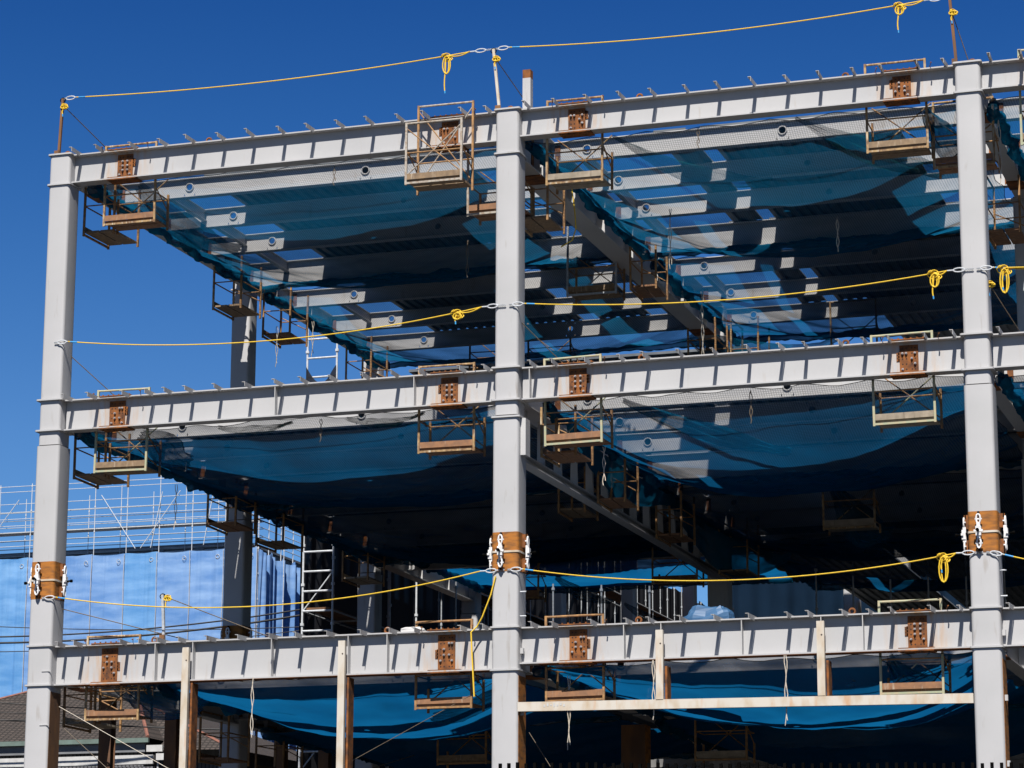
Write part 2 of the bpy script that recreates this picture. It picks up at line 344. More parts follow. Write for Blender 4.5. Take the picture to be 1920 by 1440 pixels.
# front row
colA = make_column(XA, 0, 9.0, 'tall grey box column at the far left corner of the frame', (.98, 1.63), (9.0, 8.44, 4.5, 3.95, LZ, -.51))
colB = make_column(XB, 0, 9.0, 'tall grey box column in the centre of the front row', (1.08, 1.73), (9.0, 8.22, 4.5, 3.95, 3.66, LZ, -.53))
colC = make_column(XC, 0, 9.0, 'tall grey box column at the right of the picture, in the front row', (1.02, 1.67), (9.0, 8.5, 4.5, 3.93, LZ, -.44))
colD = make_column(XD, 0, 9.0, 'grey front column beyond the right edge of the picture', None, (9.0, 8.5, 4.5, 3.93))
make_column(XA, 8.0, 9.0, 'shaded column second from the front on the left side of the frame', (.9, 1.55), (8.5, 4.5, 3.95))
make_column(XA, 15.3, 8.6, 'dark column third from the front on the left side, beside the grey mesh', None, (8.3, 4.5))
make_column(XA, 22.3, 8.6, 'pale sunlit column deep inside beside the back scaffold', None, (4.5,))
for y_, w_ in ((29.5, 'fifth'), (36.7, 'sixth'), (43.9, 'seventh')):
    make_column(XA, y_, 8.9, 'dark deep column, %s from the front on the left side line' % w_)
make_column(XB, 7.6, -.7, 'rusty lower column behind the centre front column', mat='rustband')
make_column(XB, 14.2, 9.0, 'deep centre column where the long roof girder ends', None, (8.2, 4.5, 3.0))
make_column(XB, 28.5, 8.5, 'second dark deep interior column behind the centre row')
make_column(XB, 36.0, 8.5, 'third dark deep interior column behind the centre row')
make_column(XC, 6.3, 8.55, 'shaded column behind the right hand front column', None, (8.5, 4.5))
make_column(XC, 14.2, 4.4, 'dark interior column deep on the right side')
make_column(XD, 7.0, 9.0, 'inner column beyond the right edge of the picture')
for i, (t, x) in enumerate(((colA, XA), (colB, XB), (colC, XC))):
    b = MB(); b.box(x+HL, x+HL+.004, -.19, .19, GZ, -.62); b.build('unpainted_rusty_side', M['rustband' if i else 'darkrust'], t)
    if i == 0:
        for z in (-.08+.0, -1.0, -1.95): b = MB(); b.box(x+HL-.16, x+HL+.02, -HL-.012, -HL, z-.2, z-.185); b.build('small_cleat', M['paint'], t)
    else:
        for z in (-.2, -1.2, -2.2): b = MB(); b.box(x+HL, x+HL+.05, -.1, -.04, z-.06, z+.03); b.build('small_cleat', M['paint'], t)
        for z in (.75, .35): b = MB(); b.tube([(x+HL, -.1, z), (x+HL+.1, -.1, z)], .012, 6); b.build('step_rung', M['galv'], t)

# ---------------------------------------------------------------- beams
def ibeam_x(x0, x1, y, zt, h, w=.26, tf=.022, tw=.014):
    b = MB(); b.box(x0, x1, y-w/2, y+w/2, zt-tf, zt); b.box(x0, x1, y-w/2, y+w/2, zt-h, zt-h+tf); b.box(x0, x1, y-tw/2, y+tw/2, zt-h+tf, zt-tf); return b
def ibeam_y(y0, y1, x, zt, h, w=.26, tf=.022, tw=.014):
    b = MB(); b.box(x-w/2, x+w/2, y0, y1, zt-tf, zt); b.box(x-w/2, x+w/2, y0, y1, zt-h, zt-h+tf); b.box(x-tw/2, x+tw/2, y0, y1, zt-h+tf, zt-tf); return b
def bolt_mb(x, y, z):
    b = MB(); b.tube([(x, y, z), (x, y-.028, z)], .021, 6); b.tube([(x, y-.028, z), (x, y-.045, z)], .011, 6); return b
def splice(t, x, zt, h, tab, pattern):
    zb = zt-h; z0 = zb+.045; z1 = zt-.06; w = .15
    b = MB(); b.box(x-w, x+w, -.007-.014, -.007, z0, z1)
    s = -1 if tab < 0 else 1
    for k in range(3): b.box(min(x+s*w, x+s*(w+.05)), max(x+s*w, x+s*(w+.05)), -.02, -.009, z0+.25+k*.05-.06, z0+.29+k*.05-.06)
    b.box(min(x+s*w, x+s*(w+.02)), max(x+s*w, x+s*(w+.02)), -.02, -.009, z0+.19, z0+.34)
    rows = 5 if h < .6 else 6
    b.cur = 1
    for i in range(rows):
        for j, dx in enumerate((-.1, -.04, .05, .1)):
            z = z1-.05-(z1-z0-.1)*i/(rows-1)
            if (i, j) not in pattern:
                b.tube([(x+dx, -.021, z), (x+dx, -.0225, z)], .013, 8)
    p = b.build('web_splice_plate', [M['rust'], M['hole']], t)
    for i in range(rows):
        for j, dx in enumerate((-.1, -.04, .05, .1)):
            z = z1-.05-(z1-z0-.1)*i/(rows-1)
            if (i, j) in pattern: bolt_mb(x+dx, -.021, z).build('bolt', M['bolt'], p)
    b = MB(); b.box(x-.3, x+.3, -.14, .14, zt+.002, zt+.020)
    for k in range(6):
        for yy in (-.09, .09): b.tube([(x-.25+k*.1, yy, zt+.02), (x-.25+k*.1, yy, zt+.045)], .016, 6)
    b.build('top_flange_plate', M['rust'], t)
    b = MB(); b.box(x-.29, x+.27, -.15, .15, zb-.022, zb-.002); b.box(x-.29, x+.27, -.13, -.02, zb+.023, zb+.036)
    for k in range(5):
        b.tube([(x-.22+k*.1, -.1, zb-.05), (x-.22+k*.1, -.1, zb-.022)], .016, 6)
    b.build('bottom_flange_plate', M['rust'], t)
PATS = [{(1, 1), (1, 2), (2, 1), (2, 2), (3, 1), (3, 2), (4, 0), (4, 3)}, {(1, 0), (1, 1), (2, 2), (1, 3), (3, 3), (4, 0)}, {(1, 1), (2, 2), (2, 1), (3, 2), (3, 0), (4, 3)}, {(1, 2), (1, 3), (2, 1), (3, 2), (3, 1), (4, 0), (4, 3)}]
def front_beam(x0, x1, zt, h, label, splices, stubs, stiff=(), kk=0):
    t = thing('steel_beam', label, 'beam', ((x0+x1)/2, 0, zt), 'front facade beams')
    ibeam_x(x0, x1, 0, zt, h).build('i_section', M['beam'], t)
    for i, (sx, tab) in enumerate(splices): splice(t, sx, zt, h, tab, PATS[(i+kk) % 4])
    for sx in stubs:
        b = MB(); L = .34+random.uniform(-.05, .04); z1 = zt+.028; dx = random.uniform(-.02, .02); sx += dx
        b.box(sx-.006, sx, -.13-L, -.131, zt-.05, z1); b.box(sx-.006, sx, -.131, .05, zt+.001, z1)
        b.box(sx-.055, sx-.006, -.13-L, .05, z1-.007, z1)
        sk = random.uniform(-.05, .05); tl = random.uniform(-.03, .02)
        for v in b.v: dy_ = min(0, v.y+.13); v.x += dy_*sk; v.z += dy_*tl
        b.build('angle_bracket', M['bracket' if random.random() < .6 else 'paint2'], t)
    if zt < 1:
        b = MB(); b.box(x0+.3, x1-.02, -.132, .132, zt-h-.007, zt-h-.002); b.build('rusty_underside', M['rust'], t)
    for sx in stiff:
        b = MB(); b.box(sx-.006, sx+.006, -.125, -.007, zt-h+.022, zt-.022); b.build('web_stiffener', M['paint2'], t)
    for sx in [s+d for s, _ in splices for d in (-.42, .47)]:
        if x0+.1 < sx < x1-.1:
            b = MB(); b.tube([(sx+.05, -.2, zt+.05), (sx, -.1, zt+.01)], .006, 5); b.tube([(sx+.05, -.24, zt+.045), (sx+.05, -.2, zt+.055)], .012, 5)
            b.build('loose_clip', M['rust'], t)
    return t
gA, gB, gC = HU+.03, HU+.03, HU+.03
TL = [0.37, 0.85, 1.5, 2.07, 2.63, 3.19, 3.75, 4.32, 4.88, 5.44, 6.0, 6.56, 7.03, 7.69, 8.12]
TR = [8.83, 9.34, 9.91, 10.47, 11.04, 11.61, 12.16, 12.73, 13.29, 13.85, 14.42, 14.88, 15.45, 15.92]
ML = [0.41, 0.88, 1.51, 1.94, 2.32, 2.69, 3.25, 3.81, 4.38, 4.85, 5.41, 5.98, 6.52, 7.0, 7.7, 8.13]
MR = [8.92, 9.32, 9.89, 10.45, 10.9, 11.44, 12.03, 12.58, 13.15, 13.52, 14.09, 14.46, 14.86, 15.43, 15.9]
LL = [0.45, 0.79, 1.62, 1.98, 2.33, 2.71, 3.27, 3.83, 4.38, 4.85, 5.42, 5.99, 6.55, 6.93, 7.76, 8.12]
LR = [8.98, 9.31, 9.97, 10.54, 10.91, 11.46, 12.03, 12.58, 13.16, 13.52, 14.08, 14.46, 14.8, 15.45, 15.88]
FAR = [16.64, 17.13, 17.7, 18.3, 18.9, 19.5, 20.1, 20.7, 21.3, 21.9, 22.5, 23.1]
front_beam(.206, XB-.206, TZ, .53, 'top floor front beam between the left and centre columns', [(1.2, 1), (7.34, -1)], TL)
front_beam(XB+.206, XC-.206, TZ, .49, 'top floor front beam between the centre and right columns', [(9.61, 1), (15.13, -1)], TR, kk=1)
front_beam(XC+.206, XD-.206, TZ, .46, 'top floor front beam running off the right edge', [(17.45, 1)], FAR, kk=2)
front_beam(.227, XB-.227, MZ, .55, 'middle floor front beam between the left and centre columns', [(1.22, 1), (7.37, -1)], ML, (4.24, 6.77), kk=3)
front_beam(XB+.227, XC-.227, MZ, .55, 'middle floor front beam between the centre and right columns', [(9.62, 1), (15.12, -1)], MR, (8.81,), kk=0)
front_beam(XC+.227, XD-.206, MZ, .55, 'middle floor front beam running off the right edge', [(17.45, 1)], FAR, kk=1)
front_beam(.227, XB-.227, LZ, .68, 'lowest visible front beam between the left and centre columns', [(1.24, 1), (7.36, -1)], LL, (2.14, 2.84, 4.28, 5.66, 6.35), kk=2)
front_beam(XB+.227, XC-.227, LZ, .60, 'lowest visible front beam between the centre and right columns', [(9.62, 1), (15.13, -1)], LR, (10.41, 11.03, 12.35, 13.63, 14.29), kk=3)
front_beam(XC+.227, XD-.206, LZ, .60, 'lowest front beam running off the right edge', [(17.45, 1)], FAR, kk=0)

def web_holes(b, x0, x1, y, z0, z1, holes, rad=.062, tw=.008):
    """web plate with real round openings"""
    xs = x0; zc = (z0+z1)/2+.02; n = 16
    for hx in sorted(holes)+[None]:
        xe = x1 if hx is None else hx-.11
        b.box(xs, xe, y-tw/2, y+tw/2, z0, z1)
        if hx is None: break
        for yy in (y-tw/2, y+tw/2):
            for i in range(n):
                q = []
                for a in (2*PI*i/n, 2*PI*(i+1)/n):
                    c, s_ = math.cos(a), math.sin(a)
                    hz = (z1-zc) if s_ > 0 else (zc-z0); k = min(.11/abs(c) if abs(c) > 1e-6 else 9, hz/abs(s_) if abs(s_) > 1e-6 else 9)
                    q.append(((hx+rad*c, yy, zc+rad*s_), (hx+k*c, yy, zc+k*s_)))
                b.face([q[0][0], q[1][0], q[1][1], q[0][1]])
                if yy > y: b.face([(q[0][0][0], y-tw/2, q[0][0][2]), q[0][0], q[1][0], (q[1][0][0], y-tw/2, q[1][0][2])])
        xs = hx+.11
    # corner fills of the square cells are covered by the k-clamped quads
    return zc
ordn = ['first', 'second', 'third', 'fourth', 'fifth', 'sixth', 'seventh', 'eighth', 'ninth', 'tenth', 'eleventh', 'twelfth']
def sec_beam(x0, x1, y, zt, h, holes, label, w=.16):
    t = thing('floor_beam', label, 'beam', ((x0+x1)/2, y, zt), 'secondary floor beams behind the facade')
    b = MB(); b.box(x0, x1, y-w/2, y+w/2, zt-.014, zt); b.box(x0, x1, y-w/2, y+w/2, zt-h, zt-h+.014)
    zc = web_holes(b, x0, x1, y, zt-h+.014, zt-.014, holes); b.build('i_section', M['paint2'], t)
    for hx in holes:
        b = MB(); b.tube([(hx+.072*math.cos(a*PI/10), y-.02, zc+.072*math.sin(a*PI/10)) for a in range(20)], .012, 6, True)
        b.build('sleeve_ring', M['paint2'], t, smooth=True)
    for xx in (x0+.1, x1-.1):
        b = MB(); b.box(xx-.05, xx+.05, y-.018, y-.005, zt-h+.05, zt-.05); b.build('end_cleat', M['rust'], t)
    return t
HA = (1.58, 5.05); HB = (9.22, 12.72)
rowsY = [1.88, 3.85, 5.72, 7.8, 10.1, 12.35, 14.4]
for bay, (x0, x1, hl, nm) in enumerate(((.12, 8.3, HA, 'left bay'), (8.58, 16.1, HB, 'right bay'), (16.35, 23.9, (17.0, 20.5), 'bay beyond the right column'))):
    for lv, (zt, ln) in enumerate(((TZ, 'top'), (MZ, 'middle'), (LZ, 'lowest'))):
        if lv == 2 and bay == 2: continue
        for i, y in enumerate(rowsY):
            if bay == 2 and i > 3: continue
            main = i == 3
            sec_beam(x0, x1, y, zt-.005, .5 if main else .36, hl if not main else (), '%s cross beam behind the front beam, %s floor, %s' % (ordn[i], ln, nm), .2 if main else .16)
    for i, y in enumerate((17.5, 19.8, 22.2, 25)):
        if bay < 2:
            for zt, ln in (((MZ, 'middle'), (LZ, 'lowest')) if i == 0 else ((TZ, 'top'), (LZ, 'lowest'))):
                ibm = ibeam_x(x0, x1, y, zt-.005, .4, .16, .014, .008).build('deep_floor_beam', M['paint2'], origin=((x0+x1)/2, y, zt)); tag(ibm, 'dark %s cross beam deep inside the %s floor, %s' % (ordn[i+7], ln, nm), 'beam', 'deep interior floor beams')
# short trimmers between the secondary beams
for x, nm in ((.98, 'left'), (9.0, 'right')):
    for i in range(5):
        a, bb = rowsY[i], rowsY[i+1]
        if i == 3: continue
        o = ibeam_y(a+.01, bb-.01, x+.02*i, TZ-.02, .2, .1, .012, .008).build('trimmer_beam', M['paint2'], origin=(x, (a+bb)/2, TZ)); tag(o, 'short %s trimmer between cross beams near the %s roof girder' % (ordn[i], nm), 'beam', 'short trimmer beams under the roof')

# depth girders
def girder(x, y0, y1, zt, h, label, w=.28, spl=(), dirt=None):
    t = thing('steel_girder', label, 'girder', (x, y0, zt), 'girders running into the depth')
    ibeam_y(y0, y1, x, zt, h, w).build('i_section', M['paint2'], t)
    for s in spl:
        for z0_, z1_ in ((zt-h-.02, zt-h-.002), (zt+.002, zt+.02)):
            b = MB(); b.box(x-w/2-.01, x+w/2+.01, s-.26, s+.26, z0_, z1_); b.build('flange_splice_plate', M['rust'], t)
        for sg in (1, -1):
            xx = x+sg*.014; b = MB(); b.box(xx-.007, xx+.007, s-.16, s+.16, zt-h+.05, zt-.05); b.build('web_splice_plate', M['rust'], t)
    n = int((y1-y0)/1.9)
    for i in range(n):
        yy = y0+1.0+i*1.9
        for sg in (1, -1):
            b = MB(); b.box(min(x+sg*.02, x+sg*w*.45), max(x+sg*.02, x+sg*w*.45), yy-.005, yy+.005, zt-h+.022, zt-.022); b.build('web_stiffener', M['paint2'], t)
    return t
for X, nm, y2, hT, hM, hL_ in ((XA+.09, 'left side', 8.0, .42, .45, .6), (XC, 'right column line', 6.3, .5, .55, .6), (XD, 'far right line', 7.0, .5, .55, .6)):
    girder(X, .21, y2-.21, TZ, hT, 'front girder of the %s at the top floor' % nm, .29, (1.2, y2-1.1))
    girder(X, .21, y2-.21, MZ, hM, 'front girder of the %s at the middle floor' % nm, .24, (1.2, y2-1.1))
    girder(X, .21, y2-.21, LZ, hL_, 'front girder of the %s at the lowest floor' % nm, .24, (1.2,))
    if X < 20:
        yb = 15.09 if X < 1 else 14.0
        girder(X, y2+.21, yb, TZ, hT, 'second girder of the %s at the top floor' % nm, .24, (y2+1.2,))
        girder(X, y2+.21, yb, MZ, hM, 'second girder of the %s at the middle floor' % nm, .24, (y2+1.2,))
        girder(X, y2+.21, yb, LZ, hL_, 'second girder of the %s at the lowest floor' % nm, .24)
girder(XA, 15.5, 22.1, MZ, .5, 'third girder of the left side at the middle floor')
girder(XB, .21, 13.98, TZ, .83, 'long deep roof girder running in from the centre column', .42, (1.25, 12.9))
girder(XB, .21, 7.38, LZ, .65, 'lowest floor girder behind the centre column', .28, (1.25,))
girder(XB, 7.82, 13.98, LZ, .65, 'second lowest floor girder behind the centre column', .28)
# open-web girder of the middle floor
t = thing('open_web_girder', 'dark open ladder-like girder running in from the centre column below the middle floor', 'girder', (XB, .2, MZ))
ibeam_y(.23, 13.97, XB, MZ, .55, .42).build('top_chord', M['paint2'], t)
ibeam_y(.23, 13.97, XB, 3.17, .14, .20).build('bottom_chord', M['paint2'], t)
for i in range(14):
    y = .75+i*.96
    b = MB(); wd = .018 if i % 2 else .035
    b.quadmesh([(XB-.07, y-wd, 3.171), (XB+.07, y-wd, 3.171), (XB-.07, y+wd, 3.171), (XB+.07, y+wd, 3.171), (XB-.05, y-wd-.04*(i % 3), 3.949), (XB+.05, y-wd-.04*(i % 3), 3.949), (XB-.05, y+wd, 3.949), (XB+.05, y+wd, 3.949)],
               [(0, 2, 3, 1), (4, 5, 7, 6), (0, 1, 5, 4), (2, 6, 7, 3), (0, 4, 6, 2), (1, 3, 7, 5)])
    b.build('web_post', M['paint2'], t)
b = MB(); b.box(XB+HL+.002, XB+HL+.09, -.12, .12, 3.02, 3.64); b.build('end_bracket', M['paint2'], t)

# ---------------------------------------------------------------- corrugated decks
def deck(x0, x1, y0, y1, z, label, mat='deck', close=False):
    b = MB(); pitch = .205; n = max(1, int((x1-x0)/pitch)); pitch = (x1-x0)/n; prof = []
    for i in range(n):
        x = x0+i*pitch
        prof += [(x, 0), (x+pitch*.42, 0), (x+pitch*.5, .05), (x+pitch*.92, .05)]
    prof.append((x1, 0)); m = len(prof)
    vs = [(x, y, z+h+s) for s in (0, .006) for y in (y0, y1) for x, h in prof]
    fs = []
    for s in (0, 2*m):
        for i in range(m-1): fs.append((s+i, s+i+1, s+m+i+1, s+m+i))
    for i in range(m-1):
        fs.append((i, i+1, 2*m+i+1, 2*m+i)); fs.append((m+i, m+i+1, 3*m+i+1, 3*m+i))
    b.quadmesh(vs, fs)
    if close: b.box(x0, x1, y0-.006, y0-.002, z-.001, z+.06)
    return tag(b.build('deck_sheet', M[mat], origin=((x0+x1)/2, (y0+y1)/2, z)), label, 'floor deck', 'corrugated floor deck sheets')
k = 0
def strips(xr, yr, z, lab):
    for i, (a, c) in enumerate(xr):
        for j, (p, q) in enumerate(yr):
            deck(a, c, p, q+.07, z+.003+.008*(j % 2), 'ribbed deck, %s, %s from left, %s row from front' % (lab, ordn[i], ordn[j]), close=j == 0)
r1 = [(1.9, 3.83), (3.87, 5.7), (5.74, 7.78)]; r2 = [(7.84, 10.08), (10.12, 12.33), (12.37, 14.38)]; r3 = [(14.42, 18.0), (18.04, 22.0), (22.04, 30.0), (30.04, 54)]
strips([(1.85, 6.72)], r1, TZ, 'top left bay')
strips([(7.35, 8.2)], r1[1:], TZ, 'top left bay near centre column')
strips([(1.85, 5.35), (5.75, 6.9), (7.3, 8.2)], r2, TZ, 'top left bay at the back')
strips([(10.42, 11.0), (11.26, 14.55)], r1, TZ, 'top right bay')
strips([(10.3, 10.85), (11.1, 15.3)], r2, TZ, 'top right bay at the back')
strips([(11.8, 16.0)], r3[:2], TZ, 'top right bay beyond the nets')
strips([(-.15, 8.2)], r3[1:], TZ, 'added shade cover, top left far back')  # hidden deck, added to shade the deep columns and the void below
strips([(.3, 8.2)], r1[1:]+r2+r3[:1], MZ, 'middle left bay')
strips([(.9, 8.2)], r1[:1], MZ, 'middle left bay front')
strips([(10.42, 11.0), (11.26, 16.0)], r1, MZ, 'middle right bay')
strips([(8.7, 10.85), (11.1, 16.0)], r2+r3, MZ, 'middle right bay at the back')
strips([(16.5, 30)], r3, MZ, 'added dark fill, middle level far right')  # added so the far right interior stays dark and shows no sky
strips([(16.5, 23.8)], r1+r2, MZ, 'added dark cover, middle, beyond right column')  # decks of this outer bay are added to darken the interior
strips([(17.3, 23.8)], r1, TZ, 'added dark cover, top, beyond right column')  # likewise added to keep light out from the right
strips([(.3, 4.6), (5.0, 8.2)], r1[1:]+r2+r3, LZ, 'lowest left bay')
strips([(8.7, 12.0), (12.5, 16.0)], r1[1:]+r2+r3, LZ, 'lowest right bay')
strips([(16.5, 23.8)], r1+r2, LZ, 'added dark cover, lowest, beyond right column')  # likewise added to darken the lowest storey

# ---------------------------------------------------------------- safety nets
def fbm(x, y, z, o=4):
    return noise.fractal(Vector((x, y, z)), 1.0, 2.0, o)
def net(x0, x1, y0, y1, ze, sag, label, mat, seed=0, cx=.5, cy=.5, nx=90, ny=70, scal=.045, edge=True, bundles=('L', 'B')):
    t = thing('safety_net', label, 'safety net', ((x0+x1)/2, (y0+y1)/2, ze), 'blue safety nets slung under the floors')
    b = MB(); vs = []
    px_, py_ = 2.3, 2.3
    def zz(a, c):
        # peak of the sag at (cx, cy)
        ua = a/cx*.5 if a < cx else .5+(a-cx)/(1-cx)*.5; uc = c/cy*.5 if c < cy else .5+(c-cy)/(1-cy)*.5
        base = (1-abs(2*ua-1)**px_)*(1-abs(2*uc-1)**py_)
        e = max(0, 1-min(a, 1-a, c, 1-c)/.14)
        sc_ = scal*(abs(math.sin(a*PI*7+seed))+abs(math.sin(c*PI*6+seed*2)))*e
        w = fbm(a*3+seed*7, c*3, seed)*.10*min(1, 1.5*base)
        w += (fbm(a*2+seed, c*12+a*5, seed+3)*.04+fbm(a*14, c*3+seed, seed+5)*.02)*(.35+.6*e)
        return -sag*base-sc_+w
    for j in range(ny+1):
        for i in range(nx+1):
            a, c = i/nx, j/ny
            e = .07*(math.sin(a*PI*7+seed)**2); e2 = .07*(math.sin(c*PI*6+seed)**2)
            x = x0+(x1-x0)*a+(e2*(1-a)**6-e2*a**6); y = y0+(y1-y0)*c+(e*(1-c)**6-e*c**6)
            vs.append((x, y, ze+zz(a, c)))
    fs = [(j*(nx+1)+i, j*(nx+1)+i+1, (j+1)*(nx+1)+i+1, (j+1)*(nx+1)+i) for j in range(ny) for i in range(nx)]
    b.quadmesh(vs, fs); b.build('net_sheet', M[mat], t, smooth=False).data.polygons.foreach_set('use_smooth', [True]*len(fs))
    idx = lambda i, j: Vector(vs[j*(nx+1)+i])
    if edge:
        for nm, pts in (('left', [idx(0, j) for j in range(0, ny+1, 2)]), ('front', [idx(i, 0) for i in range(0, nx+1, 2)]), ('right', [idx(nx, j) for j in range(0, ny+1, 2)])):
            b = MB(); b.tube(pts, .006, 5); b.build('edge_rope', M['blackwire'], t)
    for s in bundles:
        b = MB(); n = 110; m = 12; vv = []
        for i in range(n+1):
            q = i/n
            if s == 'L': c = idx(0, int(q*ny)).lerp(idx(0, min(ny, int(q*ny)+1)), q*ny-int(q*ny))+Vector((.05, 0, 0)); ax = Vector((1, 0, 0))
            elif s == 'R': c = idx(nx, int(q*ny))-Vector((.05, 0, 0)); ax = Vector((1, 0, 0))
            elif s == 'B': c = idx(int(q*nx), ny).lerp(idx(min(nx, int(q*nx)+1), ny), q*nx-int(q*nx)); ax = Vector((0, 1, 0))
            else: c = idx(int(q*nx), 0); ax = Vector((0, 1, 0))
            for kx in range(m):
                th = 2*PI*kx/m; rr = ((.065 if s == 'L' else .03)+.05*abs(fbm(q*6, seed, 1.1)))*(1+.8*fbm(q*30, math.cos(th)+seed, math.sin(th)))+.012
                vv.append(c+ax*math.cos(th)*rr+Vector((0, 0, 1))*math.sin(th)*rr*1.2-Vector((0, 0, .04)))
        ff = [(i*m+kx, i*m+(kx+1) % m, (i+1)*m+(kx+1) % m, (i+1)*m+kx) for i in range(n) for kx in range(m)]
        b.quadmesh(vv, ff); b.build('bunched_edge', M['bundle'], t).data.polygons.foreach_set('use_smooth', [True]*len(ff))
    return t
net(.34, 8.2, .15, 7.7, 8.55, .92, 'sagging blue net under the top left bay, nearest the front', 'net_top', 1, .5, .55)
net(.4, 8.2, 7.95, 14.9, 8.5, .85, 'blue net under the top left bay, second from the front', 'net_top', 2, .5, .5)
net(8.65, 16.0, .15, 7.6, 8.5, .98, 'sagging blue net under the top right bay, nearest the front', 'net_top', 3, .5, .55)
net(8.65, 16.0, 7.95, 14.9, 8.5, .8, 'blue net under the top right bay, second from the front', 'net_mid', 4, .55, .5)
net(16.45, 23.7, .15, 7.3, 8.5, .9, 'blue net under the top floor right of the right hand column', 'net_top', 5)
net(.34, 8.2, .15, 7.7, 4.0, .78, 'dark blue net under the middle left bay, nearest the front', 'net_mid', 6, .55, .5)
net(.4, 8.2, 7.95, 14.9, 3.98, .7, 'dark blue net under the middle left bay, further in', 'net_mid', 7)
net(8.9, 16.0, .15, 7.6, 3.98, 1.0, 'deep blue net under the middle right bay, nearest the front', 'net_mid', 8, .45, .5)
net(8.65, 16.0, 7.95, 15.5, 3.95, .9, 'dark blue net under the middle right bay, further in', 'net_mid', 9)
net(.4, 8.2, 15.5, 22.5, 4.35, .35, 'bright blue net under the middle left bay, third from the front', 'net_low', 15, ny=50)
net(8.65, 16.0, 16.0, 23.0, 4.2, .75, 'blue net under the middle right bay, third from the front', 'net_mid', 16, ny=50)
net(16.45, 23.7, .15, 7.3, 3.95, .8, 'blue net under the middle floor right of the right hand column', 'net_mid', 10)
net(2.0, 8.2, .10, 7.7, -.46, .68, 'bright blue net under the lowest left beam', 'net_low', 11, .5, .4)
net(8.8, 16.0, .10, 7.6, -.40, .85, 'bright blue net under the lowest right beam', 'net_low', 12, .6, .4)
net(.6, 8.2, 8.0, 14.9, -.5, .7, 'dark blue net under the lowest left bay, further in', 'net_low', 13)
net(8.65, 16.0, 7.95, 14.9, -.5, .9, 'dark blue net under the lowest right bay, further in', 'net_low', 14)

# draped strips of dark net hanging diagonally from the front beams
def drape(p, q, sag, w0, w1, label, mat='darknet', seed=0):
    p = Vector(p); q = Vector(q); n = 30; m = 10; vs = []
    for i in range(n+1):
        s = i/n; c = p.lerp(q, s)-Vector((0, 0, sag*4*s*(1-s))); w = (w0+(w1-w0)*s)*(.5+1.0*math.sin(PI*min(1, s*1.1+.05)))
        for j in range(m+1):
            v = j/m-.5
            vs.append(c+Vector((v*w*.6+.03*fbm(s*8, v*6, seed), .06*math.sin(v*18+s*9+seed)+.05*fbm(s*9, v*9, seed+2), v*w)))
    fs = [(i*(m+1)+j, i*(m+1)+j+1, (i+1)*(m+1)+j+1, (i+1)*(m+1)+j) for i in range(n) for j in range(m)]
    b = MB(); b.quadmesh(vs, fs); o = b.build('draped_net', M[mat], origin=tuple(p)); o.data.polygons.foreach_set('use_smooth', [True]*len(fs))
    return tag(o, label, 'net', 'gathered net strips')
drape((10.15, .3, 8.5), (12.2, 3.2, 8.35), .25, .06, .35, 'dark gathered net strip beside the scaffold cage right of the centre column', seed=1)
drape((13.3, .3, 8.5), (15.4, 2.4, 8.0), .1, .06, .5, 'dark pointed net fold hanging near the top right cage', seed=2)
drape((10.3, .3, 3.92), (12.6, 2.6, 3.35), .1, .1, .3, 'blue net fold hanging under the middle right beam', 'bundle', seed=3)
drape((3.0, .3, 3.93), (4.4, .3, 3.93), .1, .08, .12, 'black gathered net hanging under the middle left beam', seed=4)
drape((5.4, .3, 3.93), (6.8, .3, 3.93), .12, .08, .12, 'black gathered net right of the first one under the middle left beam', seed=5)
drape((1.3, .35, 8.45), (1.9, 3.5, 8.05), .25, .25, .35, 'crumpled blue net gathered beside the top left cage', 'bundle', seed=6)
drape((1.5, .35, 3.9), (2.4, .5, 3.35), .0, .2, .5, 'crumpled blue net gathered behind the middle left cage', 'bundle', seed=7)
drape((1.2, .35, -.5), (2.6, .8, -.95), .05, .2, .55, 'crumpled blue net gathered behind the lowest left cage', 'bundle', seed=8)
drape((7.0, .3, -1.2), (8.2, 1.5, -.5), .12, .2, .4, 'crumpled blue net left of the centre column below the lowest beam', 'bundle', seed=9)
drape((15.4, .5, 8.45), (16.0, 1.6, 7.8), .1, .25, .35, 'crumpled blue net left of the right column under the top beam', 'bundle', seed=10)
drape((14.6, .35, -.5), (15.5, .6, -.5), .45, .25, .3, 'crumpled blue net behind the lowest right cage', 'bundle', seed=11)
drape((8.75, 2.5, 3.9), (8.85, 9.0, 3.85), .35, .2, .45, 'bunched blue net sagging along the right flank of the open girder', 'bundle', seed=14)
drape((8.6, 10.5, 3.8), (9.8, 15.0, 3.6), .5, .3, .6, 'bunched blue net past the end of the open girder', 'bundle', seed=15)
drape((12.0, 9, 3.9), (13.0, 9.4, 3.0), .3, .3, .6, 'torn dangling net deep in the right bay', 'bundle', seed=12)
drape((8.0, 13.6, 8.3), (11.0, 14.6, 8.2), .5, .4, .6, 'blue net bundle beyond the end of the long roof girder', 'bundle', seed=13)

